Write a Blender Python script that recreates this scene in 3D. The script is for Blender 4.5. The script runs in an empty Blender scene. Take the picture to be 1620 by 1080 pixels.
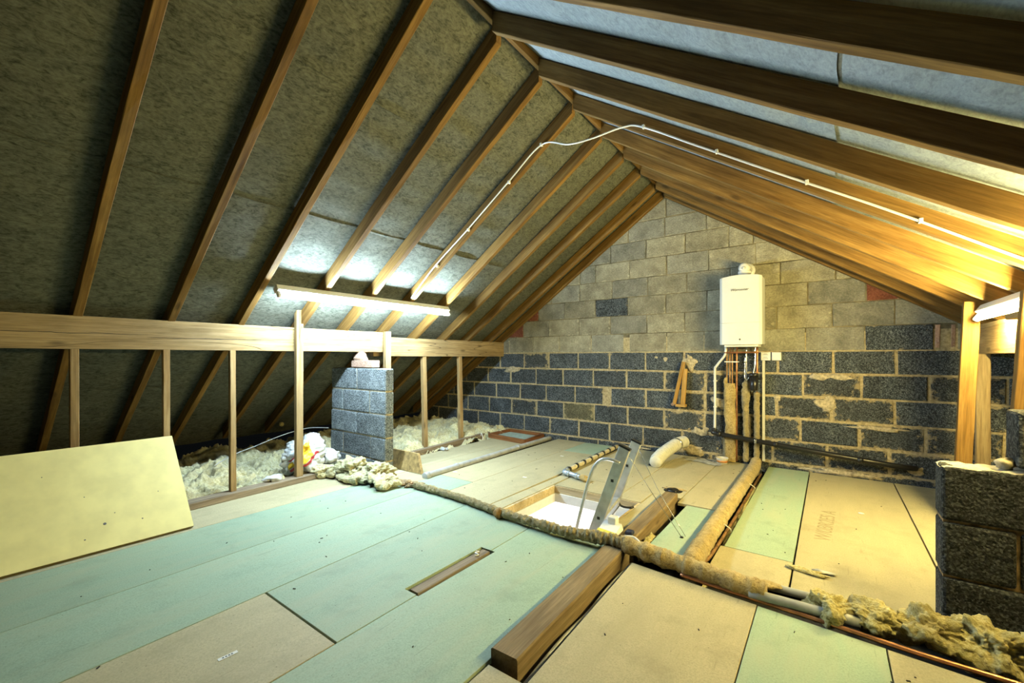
import bpy, bmesh, math, random
from mathutils import Vector, Matrix, noise
random.seed(7)
scene = bpy.context.scene
COL = scene.collection

# ------------------------------------------------------------------ camera, world, exposure
CAM_H = 1.12
cam_d = bpy.data.cameras.new('camera')
cam = bpy.data.objects.new('camera', cam_d)
COL.objects.link(cam)
cam.location = (0, 0, CAM_H)
cam.rotation_euler = (math.pi / 2, 0, 0.639534)
cam_d.sensor_width = 36.0
cam_d.lens = 676.18 / 1620 * 36.0
cam_d.shift_y = (564.43 - 540) / 1620
cam_d.clip_start = 0.02
scene.camera = cam

world = bpy.data.worlds.new('world')
scene.world = world
world.use_nodes = True
world.node_tree.nodes['Background'].inputs[0].default_value = (0.6, 0.7, 0.75, 1)
world.node_tree.nodes['Background'].inputs[1].default_value = 0.004

scene.view_settings.view_transform = 'Standard'
scene.view_settings.look = 'None'
scene.view_settings.gamma = 1.0
scene.view_settings.use_curve_mapping = False
scene.view_settings.exposure = 0.12
scene.cycles.max_bounces = 8
scene.cycles.diffuse_bounces = 1
scene.cycles.use_denoising = True
scene.cycles.caustics_reflective = False
scene.cycles.caustics_refractive = False

LAMP_LEFT = ((0.66, 0.87, 1.0), 640.0)      # cool tube
LAMP_RIGHT = ((1.0, 0.81, 0.29), 820.0)     # warm tube
ROOM_BELOW_W = 150.0

# lamp of the lit room under the hatch
ld = bpy.data.lights.new('room_below_lamp', 'POINT')
ld.energy = ROOM_BELOW_W
ld.color = (1.0, 0.95, 0.86)
ld.shadow_soft_size = 0.12
lo = bpy.data.objects.new('room_below_lamp', ld)
lo.location = (-2.2, 3.7, -1.0)
COL.objects.link(lo)

# ------------------------------------------------------------------ roof geometry
XR, ZT, SL, SR = -1.554, 2.98, 0.69, 0.655
RD = 0.117                                  # vertical depth of a rafter
YW = 5.099                                  # gable wall plane
def zl(x): return ZT - SL * (XR - x)
def zr(x): return ZT - SR * (x - XR)
NL = Vector((-SL, 0, 1)).normalized()
NR = Vector((SR, 0, 1)).normalized()

# ------------------------------------------------------------------ materials
MATS = {}
def newmat(name):
    m = bpy.data.materials.new(name); m.use_nodes = True
    nt = m.node_tree; nt.nodes.clear()
    out = nt.nodes.new('ShaderNodeOutputMaterial')
    b = nt.nodes.new('ShaderNodeBsdfPrincipled')
    nt.links.new(b.outputs[0], out.inputs[0])
    MATS[name] = m
    return m, nt, b
def setc(nt, sock, v):
    if isinstance(v, bpy.types.NodeSocket): nt.links.new(v, sock)
    elif isinstance(v, (tuple, list)): sock.default_value = tuple(v) + ((1,) if len(v) == 3 and len(sock.default_value) == 4 else ())
    else: sock.default_value = v
def coords(nt, scale=(1, 1, 1), kind='Object', rnd=True):
    tc = nt.nodes.new('ShaderNodeTexCoord')
    mp = nt.nodes.new('ShaderNodeMapping')
    mp.inputs['Scale'].default_value = scale
    nt.links.new(tc.outputs[kind], mp.inputs[0])
    if rnd:
        oi = nt.nodes.new('ShaderNodeObjectInfo')
        mul = nt.nodes.new('ShaderNodeMath'); mul.operation = 'MULTIPLY'; mul.inputs[1].default_value = 37.0
        nt.links.new(oi.outputs['Random'], mul.inputs[0])
        nt.links.new(mul.outputs[0], mp.inputs['Location'])
    return mp.outputs[0]
def tnoise(nt, vec, scale, detail=4, rough=0.55, dist=0.0):
    n = nt.nodes.new('ShaderNodeTexNoise')
    n.inputs['Scale'].default_value = scale; n.inputs['Detail'].default_value = detail
    n.inputs['Roughness'].default_value = rough; n.inputs['Distortion'].default_value = dist
    nt.links.new(vec, n.inputs['Vector'])
    return n.outputs['Fac']
def tvor(nt, vec, scale, out='Distance', feat='F1'):
    n = nt.nodes.new('ShaderNodeTexVoronoi'); n.feature = feat
    n.inputs['Scale'].default_value = scale
    nt.links.new(vec, n.inputs['Vector'])
    return n.outputs[out]
def ramp(nt, fac, stops, interp='LINEAR'):
    r = nt.nodes.new('ShaderNodeValToRGB'); r.color_ramp.interpolation = interp
    els = r.color_ramp.elements
    while len(els) < len(stops): els.new(0.5)
    for e, (p, c) in zip(els, stops):
        e.position = p
        if not isinstance(c, (tuple, list)): c = (c, c, c)
        e.color = tuple(c) + (1,)
    nt.links.new(fac, r.inputs[0])
    return r.outputs[0]
def mix(nt, fac, a, b, mode='MIX'):
    n = nt.nodes.new('ShaderNodeMix'); n.data_type = 'RGBA'; n.blend_type = mode
    setc(nt, n.inputs[0], fac); setc(nt, n.inputs[6], a); setc(nt, n.inputs[7], b)
    return n.outputs[2]
def mth(nt, op, a, b=None, clamp=False):
    n = nt.nodes.new('ShaderNodeMath'); n.operation = op; n.use_clamp = clamp
    setc(nt, n.inputs[0], a)
    if b is not None: setc(nt, n.inputs[1], b)
    return n.outputs[0]
def bump(nt, b, h, strength, dist=0.01):
    n = nt.nodes.new('ShaderNodeBump')
    n.inputs['Strength'].default_value = strength; n.inputs['Distance'].default_value = dist
    nt.links.new(h, n.inputs['Height']); nt.links.new(n.outputs[0], b.inputs['Normal'])
def objrand(nt, lo, hi):
    oi = nt.nodes.new('ShaderNodeObjectInfo')
    m = nt.nodes.new('ShaderNodeMapRange')
    nt.links.new(oi.outputs['Random'], m.inputs[0])
    m.inputs[3].default_value = lo; m.inputs[4].default_value = hi
    return m.outputs[0]
def hsv(nt, col, val):
    n = nt.nodes.new('ShaderNodeHueSaturation')
    setc(nt, n.inputs['Value'], val); setc(nt, n.inputs['Color'], col)
    return n.outputs[0]

def m_plain(name, c, rough=0.5, metal=0.0, spec=0.5, nz=0.06, ns=30):
    m, nt, b = newmat(name)
    v = coords(nt)
    f = tnoise(nt, v, ns, 3)
    d = tuple(x * (1 - nz * 2) for x in c); l = tuple(min(1, x * (1 + nz)) for x in c)
    setc(nt, b.inputs['Base Color'], ramp(nt, f, [(0.35, d), (0.65, l)]))
    b.inputs['Roughness'].default_value = rough; b.inputs['Metallic'].default_value = metal
    b.inputs['Specular IOR Level'].default_value = spec
    return m
def m_wood(name, dark, mid, light, rough=0.75, sc=1.0, knots=True, crack=0.0):
    m, nt, b = newmat(name)
    v = coords(nt, (1.6 * sc, 34 * sc, 34 * sc))
    g = tnoise(nt, v, 1.0, 6, 0.62, 0.6)
    col = ramp(nt, g, [(0.28, dark), (0.47, mid), (0.68, light)])
    v2 = coords(nt, (1, 3, 3))
    big = tnoise(nt, v2, 2.2, 3)
    col = mix(nt, 1.0, col, ramp(nt, big, [(0.3, 0.72), (0.7, 1.12)]), 'MULTIPLY')
    if knots:
        vk = coords(nt, (2.0, 6.5, 6.5))
        k = tvor(nt, vk, 1.0)
        col = mix(nt, ramp(nt, k, [(0.05, 0.85), (0.13, 0.0)]), col, tuple(x * 0.35 for x in mid))
    fine = tnoise(nt, coords(nt, (7, 150, 150)), 1.0, 4, 0.7)
    col = mix(nt, 0.7, col, ramp(nt, fine, [(0.32, 0.62), (0.68, 1.18)]), 'MULTIPLY')
    if crack:
        vc = coords(nt, (0.55, 6, 6))
        c = tnoise(nt, vc, 1.0, 2, 0.5, 0.2)
        line = ramp(nt, c, [(0.494, 0.0), (0.5, crack), (0.506, 0.0)])
        col = mix(nt, line, col, tuple(x * 0.2 for x in dark))
    col = hsv(nt, col, objrand(nt, 0.85, 1.1))
    setc(nt, b.inputs['Base Color'], col)
    b.inputs['Roughness'].default_value = rough
    b.inputs['Specular IOR Level'].default_value = 0.25
    bump(nt, b, g, 0.15, 0.003)
    return m
def m_block(name, dark, light, smear, smear_amt, speck, hi):
    m, nt, b = newmat(name)
    v = coords(nt)
    s1 = tnoise(nt, v, 62, 4, 0.75)
    s2 = tvor(nt, v, 62)
    col = ramp(nt, s1, [(0.36, dark), (0.52, tuple((a + c) / 2 for a, c in zip(dark, light))), (0.66, light)])
    col = mix(nt, ramp(nt, tvor(nt, v, 150, 'Color'), [(0.54, 0.0), (0.80, speck * 0.8)]), col, hi)
    big = tnoise(nt, v, 7, 3)
    col = mix(nt, 1.0, col, ramp(nt, big, [(0.3, 0.7), (0.7, 1.2)]), 'MULTIPLY')
    # mortar smears with ragged shapes, thicker along the bed joints
    tc = nt.nodes.new('ShaderNodeTexCoord')
    sp = nt.nodes.new('ShaderNodeSeparateXYZ'); nt.links.new(tc.outputs['Generated'], sp.inputs[0])
    e = mth(nt, 'ABSOLUTE', mth(nt, 'SUBTRACT', sp.outputs[2], 0.5))
    ex = mth(nt, 'ABSOLUTE', mth(nt, 'SUBTRACT', sp.outputs[0], 0.5))
    edge = mth(nt, 'MAXIMUM', e, mth(nt, 'MULTIPLY', ex, 0.97))
    nn = tnoise(nt, v, 19, 6, 0.7)
    tot = mth(nt, 'ADD', mth(nt, 'MULTIPLY', mth(nt, 'POWER', mth(nt, 'MULTIPLY', edge, 2.0), 2.5), 0.30), nn)
    sm = ramp(nt, tot, [(0.83 - smear_amt, 0.0), (0.93 - smear_amt, 0.8)])
    col = mix(nt, sm, col, smear)
    col = hsv(nt, col, objrand(nt, 0.78, 1.18))
    setc(nt, b.inputs['Base Color'], col)
    b.inputs['Roughness'].default_value = 0.9
    b.inputs['Specular IOR Level'].default_value = 0.2
    hh = mth(nt, 'ADD', s1, mth(nt, 'MULTIPLY', s2, 0.8))
    bump(nt, b, hh, 0.7, 0.008)
    return m
def m_chip(name, base, streak, rough=0.65):
    m, nt, b = newmat(name)
    v = coords(nt)
    fl = tnoise(nt, v, 160, 3, 0.6)
    col = ramp(nt, fl, [(0.3, tuple(x * 0.82 for x in base)), (0.5, base), (0.7, tuple(min(1, x * 1.13) for x in base))])
    st = tnoise(nt, coords(nt, (9, 1.6, 1)), 1.0, 4, 0.6, 0.4)
    col = mix(nt, ramp(nt, st, [(0.42, 0.0), (0.72, 0.6)]), col, streak)
    dirt = tnoise(nt, v, 4.5, 5, 0.7)
    col = mix(nt, ramp(nt, dirt, [(0.52, 0.0), (0.78, 0.5)]), col, tuple(x * 0.55 for x in base))
    sc = tnoise(nt, coords(nt, (60, 5, 1)), 1.0, 2)
    col = mix(nt, ramp(nt, sc, [(0.68, 0.0), (0.74, 0.35)]), col, tuple(x * 0.5 for x in base))
    spk = tvor(nt, v, 26)
    col = mix(nt, ramp(nt, spk, [(0.035, 0.8), (0.06, 0.0)]), col, (0.06, 0.05, 0.03))
    col = hsv(nt, col, objrand(nt, 0.94, 1.06))
    setc(nt, b.inputs['Base Color'], col)
    b.inputs['Roughness'].default_value = rough
    b.inputs['Specular IOR Level'].default_value = 0.3
    bump(nt, b, fl, 0.12, 0.002)
    return m
def m_felt(name, lo, hi):
    m, nt, b = newmat(name)
    f1 = tnoise(nt, coords(nt, (9, 5, 9)), 3.2, 6, 0.75, 1.2)
    f2 = tnoise(nt, coords(nt, (40, 14, 40)), 3.0, 4, 0.7)
    f = mth(nt, 'ADD', mth(nt, 'MULTIPLY', f1, 0.62), mth(nt, 'MULTIPLY', f2, 0.38))
    setc(nt, b.inputs['Base Color'], ramp(nt, f, [(0.38, lo), (0.5, tuple((a + c) / 2 for a, c in zip(lo, hi))), (0.66, hi)]))
    b.inputs['Roughness'].default_value = 0.8
    b.inputs['Specular IOR Level'].default_value = 0.3
    bump(nt, b, f2, 0.25, 0.004)
    return m
def m_wool(name, dark, mid, light, sc=1.0):
    m, nt, b = newmat(name)
    v = coords(nt)
    f = tnoise(nt, v, 34 * sc, 6, 0.7, 1.5)
    f2 = tnoise(nt, v, 7 * sc, 3, 0.6)
    col = ramp(nt, f, [(0.32, dark), (0.48, mid), (0.66, light)])
    col = mix(nt, 1.0, col, ramp(nt, f2, [(0.3, 0.75), (0.68, 1.15)]), 'MULTIPLY')
    setc(nt, b.inputs['Base Color'], col)
    b.inputs['Roughness'].default_value = 1.0
    b.inputs['Specular IOR Level'].default_value = 0.05
    b.inputs['Sheen Weight'].default_value = 0.3
    fb = tnoise(nt, v, 55 * sc, 6, 0.75, 2.0)
    bump(nt, b, fb, 0.9, 0.012)
    return m
def m_emit(name, c, s):
    m = bpy.data.materials.new(name); m.use_nodes = True
    nt = m.node_tree; nt.nodes.clear()
    out = nt.nodes.new('ShaderNodeOutputMaterial'); e = nt.nodes.new('ShaderNodeEmission')
    e.inputs[0].default_value = tuple(c) + (1,); e.inputs[1].default_value = s
    nt.links.new(e.outputs[0], out.inputs[0])
    return m
def m_mortar():
    m, nt, b = newmat('mortar')
    v = coords(nt, rnd=False)
    f = tnoise(nt, v, 40, 6, 0.7); g = tnoise(nt, v, 6, 3)
    col = ramp(nt, f, [(0.3, (0.22, 0.17, 0.09)), (0.5, (0.46, 0.37, 0.21)), (0.68, (0.62, 0.52, 0.32))])
    # the upper, pale courses are laid in a darker mortar
    sp = nt.nodes.new('ShaderNodeSeparateXYZ'); tc = nt.nodes.new('ShaderNodeTexCoord')
    nt.links.new(tc.outputs['Object'], sp.inputs[0])
    up = mth(nt, 'GREATER_THAN', sp.outputs[2], 1.36)
    dk = ramp(nt, g, [(0.4, (0.10, 0.085, 0.05)), (0.6, (0.26, 0.22, 0.13))])
    col = mix(nt, up, col, dk)
    setc(nt, b.inputs['Base Color'], col)
    b.inputs['Roughness'].default_value = 0.95
    bump(nt, b, f, 0.9, 0.012)
    return m

W_RAFT = m_wood('wood_rafter', (0.12, 0.058, 0.011), (0.20, 0.108, 0.025), (0.28, 0.165, 0.048))
W_PURL = m_wood('wood_purlin', (0.24, 0.155, 0.065), (0.33, 0.225, 0.10), (0.42, 0.30, 0.15), crack=0.9)
W_STUD = m_wood('wood_stud', (0.24, 0.14, 0.05), (0.34, 0.22, 0.09), (0.44, 0.31, 0.15))
W_JOIST = m_wood('wood_joist', (0.15, 0.10, 0.045), (0.23, 0.165, 0.085), (0.31, 0.235, 0.13))
W_GREY = m_wood('wood_grey', (0.16, 0.11, 0.07), (0.30, 0.23, 0.15), (0.42, 0.34, 0.24))
W_DARK = m_wood('wood_varnished', (0.14, 0.05, 0.015), (0.26, 0.10, 0.035), (0.36, 0.16, 0.06), rough=0.4, knots=False)
W_LINING = m_wood('wood_lining', (0.52, 0.38, 0.18), (0.66, 0.52, 0.29), (0.75, 0.62, 0.40), knots=False)
W_ORANGE = m_wood('wood_orange', (0.34, 0.17, 0.03), (0.55, 0.31, 0.07), (0.66, 0.42, 0.13), rough=0.45, knots=False)
B_DARK = m_block('block_dark', (0.012, 0.016, 0.02), (0.085, 0.10, 0.115), (0.42, 0.34, 0.20), 0.02, 0.8, (0.24, 0.27, 0.29))
B_DARKW = m_block('block_dark_smeared', (0.014, 0.017, 0.019), (0.08, 0.09, 0.095), (0.45, 0.36, 0.20), 0.13, 0.7, (0.22, 0.24, 0.25))
B_STAIN = m_block('block_stained', (0.06, 0.06, 0.04), (0.22, 0.20, 0.12), (0.44, 0.36, 0.20), 0.10, 0.4, (0.34, 0.31, 0.2))
B_PALE = m_block('block_pale', (0.25, 0.23, 0.165), (0.40, 0.37, 0.27), (0.52, 0.475, 0.34), 0.05, 0.2, (0.55, 0.51, 0.40))
B_PALEG = m_block('block_pale_grey', (0.22, 0.215, 0.175), (0.36, 0.345, 0.28), (0.50, 0.46, 0.34), 0.03, 0.2, (0.5, 0.5, 0.44))
B_PIER = m_block('block_pier', (0.05, 0.06, 0.065), (0.26, 0.30, 0.32), (0.45, 0.38, 0.24), -0.05, 0.7, (0.5, 0.54, 0.55))
B_PIERB = m_block('block_pier_black', (0.006, 0.007, 0.007), (0.05, 0.052, 0.05), (0.3, 0.25, 0.15), -0.06, 0.7, (0.16, 0.165, 0.155))
BRICK = m_block('brick_red', (0.16, 0.05, 0.03), (0.28, 0.10, 0.06), (0.45, 0.38, 0.28), 0.0, 0.2, (0.4, 0.2, 0.13))
BRICKP = m_block('brick_pale', (0.42, 0.25, 0.18), (0.58, 0.40, 0.30), (0.6, 0.5, 0.38), 0.0, 0.2, (0.6, 0.45, 0.35))
MORTAR = m_mortar()
MORTB = m_plain('mortar_lump', (0.52, 0.44, 0.29), 0.95, nz=0.2, ns=45)
CH_G = m_chip('chipboard_green', (0.325, 0.43, 0.31), (0.41, 0.44, 0.30))
CH_T = m_chip('chipboard_tan', (0.47, 0.415, 0.255), (0.39, 0.345, 0.21))
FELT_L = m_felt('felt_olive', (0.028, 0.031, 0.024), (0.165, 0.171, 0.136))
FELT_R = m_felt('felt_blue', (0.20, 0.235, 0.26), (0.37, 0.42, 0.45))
WOOL = m_wool('wool_cream', (0.42, 0.36, 0.15), (0.70, 0.64, 0.35), (0.85, 0.81, 0.56))
WOOLY = m_wool('wool_yellow', (0.34, 0.25, 0.05), (0.64, 0.53, 0.19), (0.82, 0.75, 0.42))
JUTE = m_wool('jute_lagging', (0.20, 0.14, 0.05), (0.46, 0.36, 0.17), (0.62, 0.52, 0.28), 2.5)
LAG = m_wool('felt_lagging', (0.26, 0.17, 0.05), (0.55, 0.40, 0.15), (0.70, 0.56, 0.27), 1.2)
COPPER = m_plain('copper', (0.60, 0.27, 0.13), 0.32, 0.85, nz=0.2, ns=14)
COPPERD = m_plain('copper_dull', (0.34, 0.19, 0.08), 0.45, 0.6, nz=0.25, ns=20)
GREYP = m_plain('grey_plastic', (0.40, 0.41, 0.41), 0.35, nz=0.12, ns=12)
BLACKP = m_plain('black_plastic', (0.012, 0.012, 0.013), 0.3)
WHITEP = m_plain('white_plastic', (0.80, 0.80, 0.77), 0.35, nz=0.02)
WHITEE = m_plain('white_enamel', (0.74, 0.75, 0.73), 0.25, nz=0.01)
ALU = m_plain('aluminium', (0.62, 0.64, 0.65), 0.35, 0.6, nz=0.08, ns=18)
STEEL = m_plain('steel', (0.55, 0.57, 0.60), 0.22, 0.9)
CHROMEB = m_plain('bluish_fitting', (0.50, 0.58, 0.68), 0.25, 0.5)
FOAM = m_plain('foam_board_yellow', (0.82, 0.74, 0.33), 0.7, nz=0.04, ns=8)
FOAME = m_plain('foam_edge', (0.30, 0.24, 0.08), 0.9, nz=0.2)
WHITEW = m_plain('white_paint', (0.88, 0.87, 0.83), 0.8, nz=0.02)
PAPER = m_plain('paper_label', (0.80, 0.80, 0.76), 0.6, nz=0.02)
INK = m_plain('ink', (0.10, 0.10, 0.11), 0.6)
INKF = m_plain('faint_ink', (0.33, 0.27, 0.155), 0.8)
DARKV = m_plain('dark_void', (0.03, 0.026, 0.02), 0.95, nz=0.3)
MINT = m_plain('mint_panel', (0.42, 0.54, 0.47), 0.6, nz=0.1, ns=20)
BAGW = m_plain('bag_white', (0.58, 0.60, 0.60), 0.4, nz=0.05, ns=10)
BAGY = m_plain('bag_yellow', (0.80, 0.52, 0.03), 0.4, nz=0.1, ns=10)
BAGR = m_plain('bag_red', (0.62, 0.05, 0.06), 0.4, nz=0.1, ns=10)
DUCT = m_plain('duct_plastic', (0.72, 0.70, 0.60), 0.3, nz=0.05)
TUBE_L = m_emit('tube_cool', *LAMP_LEFT)
TUBE_R = m_emit('tube_warm', *LAMP_RIGHT)
YELLP = m_plain('yellow_plastic', (0.72, 0.66, 0.10), 0.4)
NAVY = m_plain('navy_rubber', (0.02, 0.025, 0.06), 0.5)
TANBOARD = m_plain('raw_board', (0.40, 0.27, 0.10), 0.8, nz=0.2, ns=25)
SHEETP = m_plain('clear_sheet', (0.55, 0.55, 0.50), 0.2, nz=0.2, ns=12)
TUBC = m_plain('tub_white', (0.75, 0.70, 0.60), 0.4)
TUBR = m_plain('tub_orange', (0.60, 0.25, 0.06), 0.5)

# ------------------------------------------------------------------ object helpers
WLOC = {}
def O(name, verts, faces, mat, parent=None, smooth=False, rot=None, fmi=None, origin=None):
    vs = [Vector(v) for v in verts]
    if origin is None:
        xs = [v.x for v in vs]; ys = [v.y for v in vs]; zs = [v.z for v in vs]
        origin = Vector(((min(xs) + max(xs)) / 2, (min(ys) + max(ys)) / 2, min(zs)))
    else: origin = Vector(origin)
    if rot is not None:
        inv = rot.inverted(); loc = [inv @ (v - origin) for v in vs]
    else: loc = [v - origin for v in vs]
    me = bpy.data.meshes.new(name)
    me.from_pydata(loc, [], faces)
    for mm in (mat if isinstance(mat, (list, tuple)) else [mat]): me.materials.append(mm)
    if fmi:
        for p, i in zip(me.polygons, fmi): p.material_index = i
    if smooth:
        me.polygons.foreach_set('use_smooth', [True] * len(me.polygons))
    me.update()
    ob = bpy.data.objects.new(name, me)
    COL.objects.link(ob)
    WLOC[ob.name] = origin
    if parent is not None:
        ob.parent = parent
        ob.location = origin - WLOC[parent.name]
    else: ob.location = origin
    if rot is not None: ob.rotation_euler = rot.to_euler()
    return ob
def E(name, loc, label=None, cat=None, group=None, kind=None):
    ob = bpy.data.objects.new(name, None)
    ob.empty_display_size = 0.1
    ob.location = loc; COL.objects.link(ob); WLOC[ob.name] = Vector(loc)
    return T(ob, label, cat, group, kind)
def T(ob, label=None, cat=None, group=None, kind=None):
    if label: ob['label'] = label
    if cat: ob['category'] = cat
    if group: ob['group'] = group
    if kind: ob['kind'] = kind
    return ob
QB = [(0, 3, 2, 1), (4, 5, 6, 7), (0, 1, 5, 4), (1, 2, 6, 5), (2, 3, 7, 6), (3, 0, 4, 7)]
def boxv(x0, x1, y0, y1, z0, z1):
    return [(x0, y0, z0), (x1, y0, z0), (x1, y1, z0), (x0, y1, z0), (x0, y0, z1), (x1, y0, z1), (x1, y1, z1), (x0, y1, z1)]
def box(name, x0, x1, y0, y1, z0, z1, mat, parent=None, bev=0.0, smooth=False):
    if bev <= 0: return O(name, boxv(x0, x1, y0, y1, z0, z1), QB, mat, parent)
    bm = bmesh.new()
    vs = [bm.verts.new(v) for v in boxv(x0, x1, y0, y1, z0, z1)]
    for f in QB: bm.faces.new([vs[i] for i in f])
    bmesh.ops.bevel(bm, geom=list(bm.edges), offset=bev, segments=2, affect='EDGES', profile=0.5)
    bm.verts.index_update()
    v = [tuple(q.co) for q in bm.verts]; f = [tuple(q.index for q in p.verts) for p in bm.faces]
    bm.free()
    return O(name, v, f, mat, parent, smooth=smooth)
def frame_of(d, up):
    x = Vector(d).normalized(); y = Vector(up).cross(x).normalized(); z = x.cross(y)
    return Matrix((x, y, z)).transposed()
def beam(name, p0, p1, w, h, mat, parent=None, up=(0, 0, 1), jit=0.0, seg=1, bev=0.003):
    """timber from p0 to p1 (centre line), w across, h along 'up'; arrises slightly eased"""
    p0, p1 = Vector(p0), Vector(p1)
    R = frame_of(p1 - p0, up); L = (p1 - p0).length
    a, c = w / 2, h / 2
    prof = [(-a + bev, -c), (a - bev, -c), (a, -c + bev), (a, c - bev), (a - bev, c), (-a + bev, c), (-a, c - bev), (-a, -c + bev)]
    sd = random.random() * 50
    V, F = [], []
    for i in range(seg + 1):
        t = i / seg
        for j, (py, pz) in enumerate(prof):
            dy = jit * noise.noise((t * L * 3 + sd, j // 2 * 5.1, 1)); dz = jit * noise.noise((t * L * 3 + sd, j // 2 * 5.1, 9))
            V.append(p0 + R @ Vector((t * L, py + dy, pz + dz)))
    n = 8
    for i in range(seg):
        for j in range(n):
            k = (j + 1) % n
            F.append((i * n + j, (i + 1) * n + j, (i + 1) * n + k, i * n + k))
    F.append(tuple(range(n))); F.append(tuple(reversed(range(seg * n, seg * n + n))))
    F = [tuple(reversed(f)) for f in F]
    return O(name, V, F, mat, parent, rot=R)
def smooth_path(pts, n=8):
    P = [Vector(p) for p in pts]
    if len(P) < 3: return [P[0].lerp(P[-1], i / n) for i in range(n + 1)]
    out = []
    for i in range(len(P) - 1):
        a = P[max(i - 1, 0)]; b = P[i]; c = P[i + 1]; d = P[min(i + 2, len(P) - 1)]
        for k in range(n):
            t = k / n
            out.append(0.5 * ((2 * b) + (c - a) * t + (2 * a - 5 * b + 4 * c - d) * t * t + (3 * b - a - 3 * c + d) * t ** 3))
    out.append(P[-1])
    return out
def tube(name, pts, r, mat, parent=None, seg=12, sm=True, n=8, rf=None, smooth=True, ends=True, amp=0.0, asc=20.0):
    P = smooth_path(pts, n) if sm else [Vector(p) for p in pts]
    V, F = [], []
    t0 = (P[1] - P[0]).normalized()
    u = t0.orthogonal().normalized()
    s = 0.0
    for i, p in enumerate(P):
        if i: s += (p - P[i - 1]).length
        t = (P[min(i + 1, len(P) - 1)] - P[max(i - 1, 0)]).normalized()
        u = (u - t * u.dot(t)).normalized(); w = t.cross(u)
        rr = rf(s, i / (len(P) - 1)) if rf else r
        for j in range(seg):
            a = 2 * math.pi * j / seg
            q = u * math.cos(a) + w * math.sin(a)
            k = rr
            if amp: k = rr * (1 + amp * noise.fractal((p + q * rr) * asc, 1.0, 2.0, 4))
            V.append(p + q * k)
    m = len(P)
    for i in range(m - 1):
        for j in range(seg):
            k = (j + 1) % seg
            F.append((i * seg + j, i * seg + k, (i + 1) * seg + k, (i + 1) * seg + j))
    if ends:
        F.append(tuple(reversed(range(seg)))); F.append(tuple(range((m - 1) * seg, m * seg)))
    return O(name, V, F, mat, parent, smooth=smooth)
def lathe(name, prof, origin, axis, mat, parent=None, seg=24, smooth=True):
    R = frame_of(axis, (0, 0, 1) if abs(Vector(axis).normalized().z) < 0.9 else (1, 0, 0))
    o = Vector(origin); V, F = [], []
    for s, r in prof:
        for j in range(seg):
            a = 2 * math.pi * j / seg
            V.append(o + R @ Vector((s, r * math.cos(a), r * math.sin(a))))
    m = len(prof)
    for i in range(m - 1):
        for j in range(seg):
            k = (j + 1) % seg
            F.append((i * seg + j, i * seg + k, (i + 1) * seg + k, (i + 1) * seg + j))
    F.append(tuple(reversed(range(seg)))); F.append(tuple(range((m - 1) * seg, m * seg)))
    return O(name, V, F, mat, parent, smooth=smooth)
def grid(name, nu, nv, fn, mat, parent=None, smooth=True, fmi=None):
    V = [fn(i / nu, j / nv) for i in range(nu + 1) for j in range(nv + 1)]
    F = [(i * (nv + 1) + j, (i + 1) * (nv + 1) + j, (i + 1) * (nv + 1) + j + 1, i * (nv + 1) + j + 1) for i in range(nu) for j in range(nv)]
    mi = [fmi((i + .5) / nu, (j + .5) / nv) for i in range(nu) for j in range(nv)] if fmi else None
    return O(name, V, F, mat, parent, smooth=smooth, fmi=mi)
def blob(name, c, rad, mat, parent=None, amp=0.3, roll=0.0, sc=9.0, sub=4, seed=0, floor=None, rotz=0.0, tilt=0.0, fmi=None, ridge=False):
    bm = bmesh.new(); bmesh.ops.create_icosphere(bm, subdivisions=sub, radius=1.0)
    c = Vector(c); M = Matrix.Rotation(rotz, 3, 'Z') @ Matrix.Rotation(roll, 3, 'X') @ Matrix.Rotation(tilt, 3, 'Y')
    V = []
    for v in bm.verts:
        d = v.co.normalized()
        p = Vector((d.x * rad[0], d.y * rad[1], d.z * rad[2]))
        q = p * sc + Vector((seed * 7.3, seed * 3.1, seed))
        if ridge: k = 1 + amp * (noise.turbulence(q, 4, False) - 0.45)
        else: k = 1 + amp * noise.fractal(q, 0.9, 2.1, 5)
        if ridge: k += 0.10 * amp * noise.fractal(q * 5.0, 0.6, 2.2, 4)
        w = c + M @ (p * k)
        if floor is not None and w.z < floor: w.z = floor + (w.z - floor) * 0.02
        V.append(w)
    bm.verts.index_update()
    F = [tuple(q.index for q in f.verts) for f in bm.faces]
    mi = [fmi(f.calc_center_median().normalized()) for f in bm.faces] if fmi else None
    bm.free()
    return O(name, V, F, mat, parent, smooth=True, fmi=mi)
def clip(poly, a, b, c):
    """keep a*x + b*z <= c"""
    out = []
    for i in range(len(poly)):
        p, q = poly[i], poly[(i + 1) % len(poly)]
        dp, dq = a * p[0] + b * p[1] - c, a * q[0] + b * q[1] - c
        if dp <= 0: out.append(p)
        if dp * dq < 0:
            t = dp / (dp - dq); out.append((p[0] + (q[0] - p[0]) * t, p[1] + (q[1] - p[1]) * t))
    return out
def prism_block(name, poly, yf, yb, ch, mat, parent, rough=0.003):
    """a masonry unit: polygon in x,z, face at yf towards the room, eased arrises, slightly uneven corners"""
    n = len(poly); cx = sum(p[0] for p in poly) / n; cz = sum(p[1] for p in poly) / n
    P = [(x + random.uniform(-rough, rough), z + random.uniform(-rough, rough)) for x, z in poly]
    def ins(p, d):
        dx, dz = cx - p[0], cz - p[1]
        return (p[0] + math.copysign(min(d, abs(dx) * .5), dx), p[1] + math.copysign(min(d, abs(dz) * .5), dz))
    V = [(x, yb, z) for x, z in P] + [(x, yf + ch, z) for x, z in P]
    V += [(q[0], yf + random.uniform(0, 0.002), q[1]) for q in (ins(p, ch) for p in P)]
    F = []
    for r in (0, 1):
        for i in range(n):
            k = (i + 1) % n
            F.append((r * n + i, r * n + k, (r + 1) * n + k, (r + 1) * n + i))
    F.append(tuple(range(2 * n, 3 * n)))
    F.append(tuple(reversed(range(n))))
    return O(name, V, F, mat, parent)
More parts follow.
